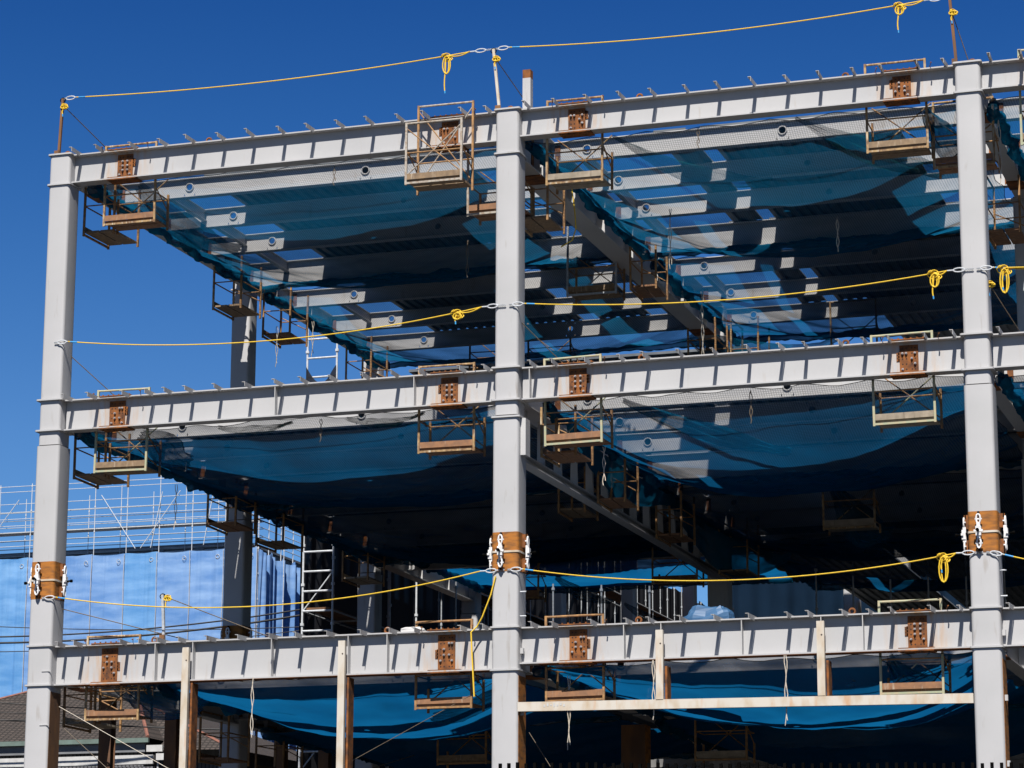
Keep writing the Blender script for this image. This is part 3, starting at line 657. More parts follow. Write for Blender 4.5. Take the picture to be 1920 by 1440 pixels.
# ---------------------------------------------------------------- hanging scaffold cages
def cage(x0, y0, zt, zb, label, along='x', w=.98, d=.56, mats=('cage', 'cage2'), front=False, brace=True, top=True):
    """cage hung over a beam; along = direction of its long side"""
    def P(a, c, z): return (x0+a, y0+c, z) if along == 'x' else (x0+c, y0+a, z)
    t = thing('hanging_scaffold', label, 'scaffold', P(w/2, d/2, zb), 'work cages hung from the beam joints')
    m1, m2 = M[mats[0]], M[mats[1]]; mp = M[random.choice(('plank', 'plank2', 'plank3'))]; t.rotation_euler = (random.uniform(-.015, .015), random.uniform(-.012, .012), random.uniform(-.03, .03))
    for c in (0, d):
        for a in (0, w):
            zt_ = zt if (c == d or front or not top) else zt
            if front and c == 0: zt_ = zt-.5
            elif top and not front and c == d: zt_ = zt-.84
            b = MB(); b.bar(P(a, c, zb-.06), P(a, c, zt_), .036, .036); b.build('post', m1 if c == 0 else m2, t)
        ztt = zt-.5 if (front and c == 0) else zt
        if front or c == 0: b = MB(); b.tube([P(0, c, ztt-.02), P(w, c, ztt-.02)], .019, 8); b.build('top_rail', m1, t)
        b = MB(); b.tube([P(0, c, zb+.5), P(w, c, zb+.5)], .013, 6); b.build('mid_rail', m2, t)
        if brace and (c == d or front):
            zz1 = ztt-.1 if front else zb+.9
            for s in (0, 1):
                b = MB(); b.tube([P(w*s, c, zb+.1), P(w*(1-s), c, zz1)], .012, 6); b.build('cross_brace', m2 if s else m1, t)
    for a in (0, w):
        b = MB(); b.tube([P(a, 0, zb+.5), P(a, d, zb+.5)], .012, 6); b.build('side_rail', m2, t)
        if a or front: b = MB(); b.tube([P(a, 0, zb+.6), P(a, d, zb+.3)], .012, 6); b.build('side_brace', m2, t)
    b = MB()
    for k in range(2):
        c0 = .02+k*(d/2); c1 = c0+d/2-.03
        p0, p1 = P(.02, c0, zb), P(w-.02, c1, zb+.035); b.box(min(p0[0], p1[0]), max(p0[0], p1[0]), min(p0[1], p1[1]), max(p0[1], p1[1]), zb, zb+.035)
    b.build('plank_floor', mp, t)
    p0, p1 = P(0.02, -.019, 0), P(w-.02, -.003, 0)
    b = MB(); b.box(min(p0[0], p1[0]), max(p0[0], p1[0]), min(p0[1], p1[1]), max(p0[1], p1[1]), zb+.03, zb+.13); b.build('toe_board', mp, t)
    b = MB(); b.bar(P(0, 0, zb-.03), P(w, 0, zb-.03), .034, .034); b.build('bottom_rail', m1, t)
    return t
cage(.72, .18, 9.2, 7.76, 'brown work cage under the top beam beside the left column')
cage(6.86, -.86, 9.2, 7.66, 'tall white and tan work cage on the top beam front, left of centre column', front=True, mats=('cagewhite', 'cage2'), d=.6)
cage(7.55, .35, 8.75, 7.4, 'tan work cage half hidden behind the centre column under the top floor', mats=('cagewhite', 'cage2'), d=.6)
cage(9.02, .18, 9.2, 7.76, 'tan work cage under the top floor joint right of the centre column')
cage(14.5, .2, 9.28, 7.8, 'tan X-braced work cage under the top floor joint left of the right column', mats=('cage', 'cage2'))
cage(17.0, .18, 9.25, 7.7, 'green grey work cage at the top right edge of the picture', mats=('cage3', 'cage2'))
cage(15.5, .75, 8.7, 7.6, 'shaded work cage tucked behind the right column under the top floor', along='x', d=.5, mats=('cage', 'cage2'))
cage(.72, .18, 4.7, 3.27, 'rusty work cage under the middle floor joint beside the left column', mats=('cage3', 'cage2'))
cage(6.76, .18, 4.72, 3.27, 'rusty work cage under the middle floor joint left of the centre column')
cage(9.0, .18, 4.7, 3.27, 'dull green work cage under the middle floor joint right of the centre column', mats=('cage3', 'cage2'))
cage(14.5, .2, 4.7, 3.27, 'dull green X-braced work cage under the middle floor joint left of the right column', mats=('cage3', 'cage2'))
cage(17.0, .18, 4.7, 3.27, 'rusty work cage under the middle floor at the right edge', mats=('cage', 'cage2'))
cage(.72, .18, .36, -1.05, 'orange brown work cage under the lowest beam beside the left column')
cage(6.76, .18, .38, -1.03, 'orange brown work cage under the lowest beam left of the centre column', mats=('cage2', 'cage2'))
cage(9.02, .18, .38, -.98, 'rusty work cage under the lowest beam right of the centre column', mats=('cage2', 'cage2'))
cage(14.5, .2, .40, -1.03, 'olive X-braced work cage under the lowest beam left of the right column', mats=('cage3', 'cage2'))
# cages on the depth girders: long side runs into the depth
for (x, y, zt, zb, lb, mt) in ((.14, .55, 8.75, 7.73, 'dark work cage hanging under the left roof girder just behind the left column', 'cage2'),
    (.10, 6.35-.1, 8.75, 7.74, 'rusty work cage on the left roof girder in front of the second column', 'cage'),
    (.15, 8.6, 8.75, 7.70, 'dark work cage on the left roof girder behind the second column', 'cage2'),
    (.10, 13.4, 8.75, 7.70, 'rusty work cage on the left roof girder near the third column', 'cage'),
    (.10, .60, 4.2, 3.28, 'dark work cage hanging under the left middle girder just behind the left column', 'cage2'),
    (.12, 6.2, 4.2, 3.33, 'rusty work cage on the left middle girder in front of the second column', 'cage'),
    (.15, 8.55, 4.2, 3.33, 'dark work cage on the left middle girder behind the second column', 'cage2'),
    (.10, 13.4, 4.2, 3.3, 'dark work cage on the left middle girder near the grey mesh scaffold', 'cage2'),
    (.10, .60, -.3, -1.1, 'dark work cage under the lowest left girder behind the left column', 'cage2'),
    (.10, 6.2, -.3, -1.25, 'rusty work cage under the lowest left girder at the second column', 'cage2'),
    (.10, 8.9, -.3, -1.25, 'rusty work cage under the lowest left girder behind the second column', 'cage2'),
    (8.25, .75, 8.3, 7.33, 'large dark work cage under the long roof girder behind the centre column', 'cage'),
    (8.75, .75, 4.0, 3.2, 'dark work cage beside the open girder behind the centre column', 'cage'),
    (8.25, 12.5, 8.5, 7.4, 'yellow work cage at the far end of the long roof girder', 'cage'),
    (8.9, 13.6, 8.6, 7.4, 'yellow ladder cage beyond the far end of the long roof girder', 'cage'),
    (8.9, 12.3, 4.0, 2.9, 'dark yellow work cage at the far end of the open girder', 'cage'),
    (15.75, 4.6, 8.6, 7.5, 'dark work cage in front of the shaded column behind the right column', 'cage2'),
    (16.3, 4.7, 4.2, 3.2, 'dark work cage on the right middle girder behind the right column', 'cage')):
    cage(x, y, zt, zb, lb, 'y', .95, .6, (mt, 'cage2'), brace=False, top=False)
for (x, y, zt, zb, lb) in ((8.7, 4.2, 3.9, 3.0, 'dark work cage on the open girder, second from the centre column'), (8.7, 8.2, 3.9, 3.0, 'dark work cage on the open girder, third from the centre column'), (7.55, 5.5, 3.9, 3.1, 'dark work cage on the left flank of the open girder'), (8.7, 6.4, 8.3, 7.5, 'dark work cage halfway along the long roof girder')):
    cage(x, y, zt, zb, lb, 'y', .9, .5, ('cage2', 'cage2'), brace=False, top=False)
# cages deep inside the bays
for (x, y, zt, zb, lb, mt) in ((7.3, 6.9, 9.1, 7.6, 'grey work cage wrapped in blue net, inside the top floor right of the centre column', 'galv2'), (7.0, 14.0, 4.1, 3.0, 'tan work cage deep below the middle floor, right of the centre column', 'cage'),
    (4.0, 14.6, 9.15, 8.0, 'braced work cage above the middle left beam, far behind', 'cage'), (2.6, 14.6, 9.15, 8.0, 'second braced work cage far behind above the middle left beam', 'cage2'),
    (3.6, 13.5, 3.9, 2.75, 'dark work cage deep in the middle left bay', 'cage2'), (11.0, 14.0, 8.9, 7.8, 'tan work cage far behind above the middle right beam', 'cage'),
    (9.6, 7.5, -.2, -1.35, 'rusty work cage deep below the lowest right beam', 'cage2'), (4.5, 7.5, -.2, -1.3, 'brown work cage deep below the lowest left beam', 'cage2'), (11.9, 8.5, 4.0, 3.05, 'dull yellow work cage deep below the middle right bay', 'cage')):
    cage(x, y, zt, zb, lb, mats=(mt, 'cage2'))

# ---------------------------------------------------------------- lifeline posts, ropes, knots
def post(p, q, label, mat='darkrust', rad=.028):
    p = Vector(p); q = Vector(q)
    t = thing('lifeline_post', label, 'post', p, 'posts carrying the lifeline')
    b = MB(); b.bar(p, q, rad*1.6, rad*1.6); b.build('shaft', M[mat], t)
    b = MB(); b.box(p.x-.1, p.x+.08, p.y-.06, p.y+.06, p.z-.0, p.z+.016); b.box(p.x-.07, p.x+.02, p.y-.05, p.y-.02, p.z+.016, p.z+.12); b.build('base_clamp', M['darkrust'], t)
    b = MB(); b.tube([q+Vector((.05*math.cos(a*PI/6), 0, .045*math.sin(a*PI/6)-.03)) for a in range(12)], .009, 5, True); b.build('eye', M['black'], t)
    return t
post((-.14, 0, 9.015), (-.10, 0, 10.12), 'brown rusty lifeline post on top of the left column')
post((XB-.20, 0, 9.015), (8.115, 0, 10.17), 'grey lifeline post leaning on top of the centre column', 'stud')
post((16.03, 0, 9.015), (15.95, 0, 10.25), 'brown lifeline post on top of the right column')
post((2.22, .05, LZ+.02), (2.17, .05, 1.0), 'short grey angle post standing on the lowest left beam', 'galv2')
t = thing('upstand_post', 'short square grey stub with a rusty tip right of the centre column top', 'post', (8.70, .1, TZ))
b = MB(); b.box(8.63, 8.77, .03, .17, TZ+.001, 9.60); b.build('shaft', M['paint'], t)
b = MB(); b.box(8.63, 8.77, .03, .17, 9.60, 9.75); b.build('rusty_tip', M['rust'], t)
def lug(x, z, label):
    b = MB(); b.tube([(x+.045*math.cos(a*PI/8), .03, z+.055+.045*math.sin(a*PI/8)) for a in range(16)], .018, 6, True); b.box(x-.06, x+.06, .015, .045, z+.001, z+.02)
    tag(b.build('lifting_lug', M['rust'], origin=(x, .03, z)), label, 'lifting lug', 'round lifting lugs')
lug(.02, TZ+.014, 'rusty lifting ring on the left column top'); lug(XB-.02, TZ+.014, 'rusty lifting ring on the centre column top'); lug(16.28, TZ+.014, 'rusty lifting ring on the right column top')
lug(2.05, LZ, 'round steel lug on the lowest left beam near its left end'); lug(6.3, LZ, 'round steel lug on the lowest left beam near its right end'); lug(10.62, LZ, 'round steel lug on the lowest right beam near its left end'); lug(14.1, LZ, 'pale round lug on the lowest right beam near its right end')
lug(10.7, MZ, 'round lug on the middle right beam, left part'); lug(14.1, MZ, 'round lug on the middle right beam, right part'); lug(2.8, TZ, 'round lug on the top left beam'); lug(10.7, TZ, 'round lug on the top right beam, left part'); lug(14.2, TZ, 'round lug on the top right beam, right part')

def knot(t, c, s=1.0, tail=.35, loop=.25):
    c = Vector(c); b = MB()
    for k in range(4):
        ph = k*.9
        b.tube([c+Vector((.055*s*math.cos(a*PI/6+ph)*(1+.3*k % 2), .035*math.sin(a*PI/3+ph), .06*s*math.sin(a*PI/6)-.01*k)) for a in range(12)], .0095, 6, True)
    for k in range(2):
        b.tube([c+Vector(((.035+.035*k)*math.sin(q*PI/7), -.01-.02*k, -loop*s*(1-math.cos(q*2*PI/14))/2)) * 1 if q <= 7 else c+Vector((-(.035+.035*k)*math.sin((q-7)*PI/7), -.01-.02*k, -loop*s*(1-math.cos(q*2*PI/14))/2)) for q in range(14)], .011, 6, True)
    b.tube([c+Vector((-.03+.01*math.sin(i), -.02, -tail*i/6)) for i in range(7)], .011, 6)
    b.build('knot', M['rope'], t, smooth=True)
    e = c+Vector((-.03, -.02, -tail)); b = MB(); b.tube([e, e+Vector((.004, 0, -.05))], .012, 6); b.build('taped_end', M['bluetape'], t)
def snap(t, p, q):
    """snap hook with a twisted wire sling from p to q"""
    p = Vector(p); q = Vector(q); d = q-p; m = p+d*.45; up = Vector((0, 0, 1)); dn = d.normalized(); b = MB()
    b.tube([m+dn*(.09*math.cos(a*PI/7))+up*(.032*math.sin(a*PI/7)) for a in range(14)], .011, 6, True)
    b.tube([p, m-dn*.08], .012, 6); b.build('snap_hook', M['galv'], t, smooth=True)
    b = MB(); n = 10
    for ph in (0, PI): b.tube([(m+dn*.08).lerp(q, i/n)+up*(.014*math.sin(i*1.3+ph)) for i in range(n+1)], .006, 5)
    b.build('wire_sling', M['galv2'], t)
def rope(p, q, sag, label, k=None, kl=(1, .35, .25), tape=True, hooks=(True, True), rad=.0105):
    t = thing('safety_rope', label, 'rope', p, 'yellow safety ropes'); p = Vector(p); q = Vector(q)
    a = p+(q-p)*(.27/(q-p).length) if hooks[0] else p; c = q-(q-p)*(.42/(q-p).length) if hooks[1] else q
    pts = catenary(a, c, sag, 36); b = MB(); b.tube(pts, rad, 6); b.build('line', M['rope'], t, smooth=True)
    if hooks[0]: snap(t, pts[0], p)
    if hooks[1]: snap(t, pts[-1], q)
    if tape: b = MB(); b.tube([pts[0].lerp(pts[1], .2), pts[0].lerp(pts[1], .2)+(pts[1]-pts[0]).normalized()*.14], rad*1.25, 8); b.build('blue_tape', M['bluetape'], t)
    if k is not None:
        i = int(k*36); knot(t, pts[i]+Vector((0, -.01, -.02)), *kl)
        nb = MB(); nb.tube([pts[i]+(pts[-1]-pts[i])*(j/6)+Vector((0, -.02, -.05*math.sin(PI*j/6))) for j in range(7)], .011, 5); nb.build('slack_end', M['rope'], t)
    return t
rope((-.10, 0, 10.12), (8.11, 0, 10.17), .12, 'topmost yellow rope strung from the left post to the centre post', .965, (1, .62, .32))
rope((8.14, 0, 10.17), (15.95, 0, 10.2), .14, 'topmost yellow rope strung from the centre post to the right post', .955, (1, .42, .16))
rope((.05, -.235, 5.52), (XB, -.235, 5.56), .28, 'yellow rope across the left bay above the middle floor beam', .965, (1.1, .14, .1))
rope((XB+.06, -.235, 5.56), (XC, -.235, 5.55), .20, 'yellow rope across the right bay above the middle floor beam', .975, (1.1, .36, .2))
rope((XC+.05, -.235, 5.55), (19.5, -.235, 5.5), .1, 'yellow rope running off right from the right column above the middle floor', .08, (1.1, .3, .36), hooks=(True, False))
rope((.02, -.25, .99), (XB, -.25, 1.1), .36, 'yellow rope across the left bay above the lowest beam')
rope((XB+.05, -.25, 1.1), (XC, -.25, 1.02), .30, 'yellow rope across the right bay above the lowest beam', .985, (1.0, .2, .4))
rope((XC+.05, -.25, 1.02), (18.5, -.25, .6), .05, 'yellow rope running off right from the right column at the lowest floor', hooks=(True, False))
def cable(pts, rad, mat, name, label, cat, group=None):
    b = MB(); b.tube(pts, rad, 5); return tag(b.build(name, M[mat], origin=tuple(pts[0])), label, cat, group)
cable([(8.28, -.25, 1.0), (8.2, -.25, .7), (8.05, -.23, .35), (7.95, -.2, .2), (7.86, -.24, 0.1), (7.88, -.24, -.3), (7.9, -.24, -.62), (7.92, -.24, -.95)], .014, 'rope', 'loose_rope', 'loose yellow rope tail hanging over the lowest beam left of the centre column', 'rope')
cable([(9.1, 1.2, 8.2), (9.15, 1.2, 7.9), (9.2, 1.2, 7.5), (9.22, 1.2, 7.2), (9.15, 1.2, 7.0), (8.95, 1.2, 6.9)], .012, 'rope', 'loose_rope', 'thin yellow rope hanging in a curve right of the centre column under the top floor', 'rope')
# knots on posts and guys
for i, (a, c, lb) in enumerate((((-.08, 0, 9.98), (.62, 1.6, 9.03), 'thin brown guy wire from the left post down to the top beam'), ((8.15, 0, 10.0), (8.62, 1.2, 9.1), 'thin brown guy wire from the centre post to the grey stub'), ((15.98, 0, 9.95), (16.2, .4, 9.1), 'thin guy wire from the right post to the column top'),
    ((.2, .1, 5.35), (.95, .9, 4.53), 'thin brown guy wire from the left column down to the middle beam'), ((XB+.2, 0, 5.3), (9.3, .9, 4.53), 'thin dark yellow guy wire right of the centre column above the middle beam'), ((.2, .1, .85), (2.7, .6, .2), 'brown guy wire from the left column down to the lowest beam'), ((2.25, .05, .95), (4.1, .9, .2), 'brown and yellow guy wire from the short post down to the lowest beam'), ((XC+.2, 0, 5.35), (16.9, .8, 4.5), 'thin dark guy wire right of the right column above the middle beam'))):
    t = thing('guy_wire', lb, 'wire', a, 'thin guy wires of the lifeline posts')
    b = MB(); b.tube([a, c], .0085, 5); b.build('line', M['wire'], t)
    if i not in (3, 4, 5): knot(t, Vector(a)+Vector((.03, -.01, 0)), .62, .16, .10)
# braces below the lowest floor
for a, c, lb in (((.25, .1, -.85), (3.2, .4, -2.45), 'long pale brace wire running down right from the left column below the lowest beam'), ((8.2, .1, -.66), (4.9, .4, -2.2), 'long thin brace cable running down left from the centre column'), ((.25, .3, -1.2), (1.7, .3, -2.4), 'dark brace wire beside the pale one at the left column'),
    ((XB+.25, .3, -1.5), (9.4, .3, -2.6), 'thin dark brace wire right of the centre column at the bottom'), ((2.9, 3, -2.3), (4.2, 7, -1.2), 'dark crossing brace wire behind the cream stud')):
    cable([a, c], .006, 'cord' if 'long pale' in lb else 'wire', 'brace_wire', lb, 'wire', 'diagonal brace wires')

# hanging white cords
ci = 0
for x, y, z0, z1, lb in ((3.96, -.15, -.5, -1.5, 'white cord hanging under the lowest left beam between the cream studs'), (8.3, .5, -.4, -1.35, 'white cord hanging beside the lowest left cage, next to the centre column'), (10.9, -.15, -.45, -1.4, 'white knotted cord hanging left of the first short stud'), (13.05, -.15, -.45, -1.55, 'white looped cord hanging between the two short studs'),
    (9.35, .3, -.6, -1.8, 'white cord hanging through the lowest cage right of the centre column'), (10.4, 3, 7.95, 6.85, 'pale cord hanging from the net right of the centre column'), (6.6, 3, 7.7, 7.0, 'thin brown cord hanging under the top left net'), (13.3, 3.5, 7.7, 7.05, 'pale cord hanging under the top right net'), (16.55, .8, 8.3, 7.2, 'thick pale cord hanging just right of the right column'),
    (.9, 7.6, 7.6, 6.75, 'white cord hanging from the cage behind the second left column'), (1.6, 7.8, 7.7, 6.95, 'second white cord near the second left column'), (9.9, .5, 3.2, 2.55, 'white cord dangling under the cage right of the centre column at the middle floor'), (5.2, .0, 8.35, 8.0, 'thin dark cord hanging in front of the top left net'), (11.7, .0, 8.4, 8.05, 'short brown cord end below the top right beam'), (12.5, .1, 3.9, 3.35, 'thin dark cord hanging under the middle right beam'), (5.0, .1, 3.9, 3.5, 'thin dark cord hanging under the middle left beam'), (1.9, 1, 3.1, 2.3, 'pale cord under the middle left cage'), (10.2, 6, 7.2, 6.3, 'long pale cord hanging beside the long roof girder'), (10.0, 6.8, 7.0, 6.0, 'second long pale cord hanging beside the long roof girder'), (17.1, .6, -.8, -1.9, 'pale frayed cord right of the right column at the bottom')):
    ci += 1; m = 'wire' if ('dark' in lb or 'brown' in lb) else 'cord'; b = MB()
    for k in range(2):
        b.tube([(x+.015*math.sin(i*1.3+k*2+ci)+k*.02, y, z0+(z1-z0+.08*k)*i/10) for i in range(11)], .007, 4)
    tag(b.build('rope_tail', M[m], origin=(x, y, z0)), lb, 'cord', 'loose rope tails hanging from beams and nets')

# ---------------------------------------------------------------- cream studs and rail at the lowest floor
def stud(x, z0, z1, label):
    t = thing('facade_stud', label, 'stud', (x, -.2, z0), 'cream coloured facade studs')
    b = MB(); b.box(x-.06, x+.06, -.235, -.16, z0, z1)
    b.cur = 1; b.tube([(x+.02, -.235, z1-.22), (x+.02, -.2365, z1-.22)], .014, 8)
    b.build('channel', [M['stud'], M['hole']], t)
    b = MB(); b.box(x+.064, x+.10, -.13, .10, z0, -.55); b.build('rusty_angle', M['rust'], t)
stud(2.76, GZ, .04, 'long cream stud below the lowest beam near the left column')
stud(5.59, GZ, .05, 'long cream stud below the lowest beam left of the centre column')
stud(11.03, -1.10, .02, 'short cream stud hanging from the lowest right beam, left one')
stud(13.64, -1.11, .06, 'short cream stud hanging from the lowest right beam, right one')
t = thing('facade_rail', 'long pale horizontal channel between the centre and right columns below the lowest beam', 'rail', (XB+.24, -.2, -1.2))
b = MB(); z = -1.06; zr = -1.15
b.quadmesh([(XB+.228, -.235, -1.21), (XC-.23, -.235, -1.295), (XC-.23, -.16, -1.295), (XB+.228, -.16, -1.21), (XB+.228, -.235, -1.062), (XC-.23, -.235, -1.145), (XC-.23, -.16, -1.145), (XB+.228, -.16, -1.062)], [(0, 1, 2, 3), (4, 7, 6, 5), (0, 4, 5, 1), (3, 2, 6, 7), (0, 3, 7, 4), (1, 5, 6, 2)])
b.build('channel', M['stud'], t)
b = MB()
for k in range(7): b.box(9.1+k*.055, 9.13+k*.055, -.2375, -.236, -1.155+(k % 3)*.01, -1.115+(k % 2)*.02)
b.build('chalk_mark', M['whitepaint'], t)

# ---------------------------------------------------------------- posts behind, at the lowest storey
for y, lb in ((2.46, 'dark rusty post under the left girder, first behind the corner column'), (5.17, 'dark rusty post under the left girder, second behind the corner column'), (10.4, 'dark rusty post just behind the second left column'), (12.8, 'dark rusty post fourth along the left girder')):
    o = ibeam_y(y-.09, y+.09, XA, -.45, .3, .24); b = MB()
    b.box(-.12, .12, y-.1, y-.088, GZ, -.45); b.box(-.12, .12, y+.088, y+.1, GZ, -.45); b.box(-.006, .006, y-.088, y+.088, GZ, -.45)
    tag(b.build('rusty_post', M['darkrust'], origin=(0, y, GZ)), lb, 'post', 'rusty posts under the left girder')
b = MB(); b.box(XB-.235, XB+.235, 7.6-.232, 7.6-.228, GZ, -.7)
tag(b.build('rusty_column_casing', M['darkrust'], origin=(XB, 7.37, GZ)), 'rust coloured plate on the lower column behind the centre', 'plate')

# ---------------------------------------------------------------- tarpaulin bundles on the lowest deck
def bundle(x, y, z, sx, sy, sz, label, mat='bluetarp', seed=0):
    b = MB(); n, m = 20, 12; vs = []
    for j in range(m+1):
        for i in range(n):
            th = 2*PI*i/n; ph = PI*.5*j/m
            rr = 1+.14*fbm(math.cos(th)*2+seed, math.sin(th)*2, ph*2, 3)
            sq = lambda v: math.copysign(abs(v)**.6, v)
            vs.append((x+sx*rr*sq(math.cos(th))*sq(math.cos(ph)), y+sy*rr*sq(math.sin(th))*sq(math.cos(ph)), z+sz*rr*sq(math.sin(ph))))
    fs = [(j*n+i, j*n+(i+1) % n, (j+1)*n+(i+1) % n, (j+1)*n+i) for j in range(m) for i in range(n)]
    b.quadmesh(vs, fs); tag(b.build('tarpaulin_bundle', M[mat], origin=(x, y, z)), label, 'tarpaulin')
bundle(11.42, 1.5, LZ-.16, .46, .35, .58, 'pale blue tarpaulin bundle standing on the lowest deck behind the right beam', seed=1)
bundle(6.7, .15, LZ+.01, .22, .1, .1, 'crumpled clear plastic wrap on the lowest left beam', 'whitepaint', 3)
drape((5.45, 12.0, 2.9), (6.65, 12.1, 2.35), .12, .12, .2, 'rolled blue net hanging on the scaffold at the lowest floor', 'bundle', 21)
drape((6.94, 12.0, 2.28), (7.7, 12.1, 1.95), .08, .08, .12, 'second rolled blue net lower on the scaffold at the lowest floor', 'bundle', 22)

# ---------------------------------------------------------------- tube scaffolds
def pole(t, p, q, name, mat='galv', rad=.024, coup=False):
    b = MB(); b.tube([p, q], rad, 7)
    if coup:
        p = Vector(p); q = Vector(q); n = int((q-p).length/.9)
        for i in range(1, n+1):
            c = p+(q-p).normalized()*.9*i; b.tube([c-Vector((0, 0, .03)), c+Vector((0, 0, .03))], rad*1.9, 7)
    b.build(name, M[mat], t)
def sheetmesh(p, q, z0, z1, seed, folds=6, amp=.05, n=30, m=14, top=.06):
    """hanging sheet between two plan points"""
    p = Vector(p); q = Vector(q); d = q-p; nrm = Vector((-d.y, d.x, 0)).normalized(); vs = []
    for j in range(m+1):
        for i in range(n+1):
            s = i/n; h = j/m
            w = amp*(math.sin(s*PI*folds+seed+.8*math.sin(h*3+seed))*.5+fbm(s*4+seed, h*1.2, seed)*1.0)*math.sin(PI*min(1, max(0, s)))**.3
            z = z0+(z1-z0-top*(math.sin(PI*s)))*h
            c = p+d*s+nrm*w; vs.append((c.x, c.y, z))
    fs = [(j*(n+1)+i, j*(n+1)+i+1, (j+1)*(n+1)+i+1, (j+1)*(n+1)+i) for j in range(m) for i in range(n)]
    b = MB(); b.quadmesh(vs, fs); return b, len(fs)
# dark grey meshed scaffold outside the left side of the frame
t = thing('mesh_scaffold', 'galvanised tube scaffold with dark grey mesh sheets beside the deep left columns', 'scaffold', (-1.2, 15, GZ), 'tube scaffolds')
ys = [14.6+i*1.8 for i in range(24)]
for i, y in enumerate(ys):
    top = 9.35 if i < 1 else 7.9
    for x in (-1.35, -.62): pole(t, (x, y, GZ), (x, y, top+(.0 if x < -1 else .05)), 'standard', 'galv' if i < 4 else 'galv2', .024 if i < 4 else .016, coup=True)
for k in range(9):
    z = -6.2+k*1.8
    for x in (-1.35, -.62):
        if z < 7.9: pole(t, (x, ys[0], z), (x, ys[-1], z), 'ledger', 'galv2', .02)
    for i, y in enumerate(ys[:3]):
        if z < 9.3: pole(t, (-1.35, y, z), (-.62, y, z), 'transom')
        if i == 0:
            for dz in (.45, .9, 1.35):
                if z+dz < 9.3: pole(t, (-1.35, y, z+dz), (-.62, y, z+dz), 'transom')
    if 0 < k < 8:
        b = MB(); b.box(-1.25, -.7, ys[0], ys[-1], z+.03, z+.075); b.build('walkway', M['darkrust'], t)
        pole(t, (-1.35, ys[0]+.02, z), (-.62, ys[0]+.02, z+.9), 'brace', rad=.015)
for i in range(23):
    b, nf = sheetmesh((-1.42, ys[i], 0), (-1.42, ys[i+1], 0), GZ, 8.0-.1*(i % 2) if i else 7.6, i, 5, .05); b.build('mesh_sheet', M['greysheet'], t).data.polygons.foreach_set('use_smooth', [True]*nf)
b, nf = sheetmesh((-1.36, ys[0]-.04, 0), (-.62, ys[0]-.04, 0), 7.2, 8.45, 4, 2, .05, top=.4); b.build('torn_mesh_sheet', M['greysheet'], t).data.polygons.foreach_set('use_smooth', [True]*nf)
# added dark screen that blocks the sky behind the open far end
t = thing('added_dark_screen', 'added dark mesh screen blocking the sky behind the far end of the frame', 'screen', (12, 50, GZ))
for i in range(13):
    b, nf = sheetmesh((-.2+i*3, 50.0, 0), (2.8+i*3, 50.0, 0), GZ, 12.5, i+20, 9, .07); b.build('mesh_sheet', M['greysheet'], t).data.polygons.foreach_set('use_smooth', [True]*nf)
# interior low scaffolds near B2
t = thing('stair_scaffold', 'thin tube scaffold standing inside the lowest storey right of the centre column', 'scaffold', (10, 18.5, LZ), 'tube scaffolds')
for i in range(7): pole(t, (9.6+i*.85, 18.5, LZ+.06), (9.6+i*.85, 18.5, 3.95), 'standard', 'galv', .02, coup=True)
for z in (.8, 1.7, 2.6): pole(t, (9.6, 18.53, z), (14.7, 18.53, z-.35), 'ledger', 'galv2', .016)
t = thing('inner_scaffold', 'thin tube scaffold standing inside the left bay behind the lowest beam', 'scaffold', (3, 18, LZ), 'tube scaffolds')
for i in range(5): pole(t, (.9+i*1.05, 18.6+i*.5, LZ+.06), (.9+i*1.05, 18.6+i*.5, 3.95), 'standard', 'galv', .022, coup=True)
for z in (1.1, 2.4): 
    b = MB(); b.bar((.9, 18.7, z), (5.1, 20.7, z), .3, .04); b.build('walkway', M['darkrust'], t)
    pole(t, (.9, 18.6, z-.6), (5.1, 20.6, z-.6), 'ledger', 'galv2', .016)

# ---------------------------------------------------------------- neighbouring building wrapped in blue sheets
XK, YK, YE = -15.85, 45.0, 52.0
t = thing('wrapped_building', 'neighbouring building under blue tarpaulin sheets, left background', 'building', (-25, 50, GZ))
b = MB(); b.box(-60, XK-1.2, YK+1.3, YE+14, GZ, 9.3); b.build('wall', M['wallgrey'], t)
b = MB(); b.box(-60, XK-1.0, YK+1.1, YE+14.2, 9.3, 10.05); b.box(-60, XK-.9, YK+1.0, YE+14.3, 10.05, 10.13); b.build('parapet', M['wallgrey'], t)
for k, z in enumerate((9.55, 9.72, 9.86, 9.98)):
    b = MB(); b.box(-60, XK-1.0-.05*k, YK+1.0, YK+1.05+.01*k, z, z+.05); b.build('parapet_rail', M['galv2'], t)
for k in range(24):
    x = XK-1.4-k*.72; b = MB(); b.box(x, x+.1+.12*(k % 3), YK+.93, YK+.99, 9.5, 9.95-.1*(k % 2)); b.build('parapet_bracket', M['galv2' if k % 2 else 'wallgrey'], t)
sc2 = thing('facade_scaffold', 'white tube scaffold with blue sheets around the neighbouring building', 'scaffold', (-25, YK, GZ), 'tube scaffolds')
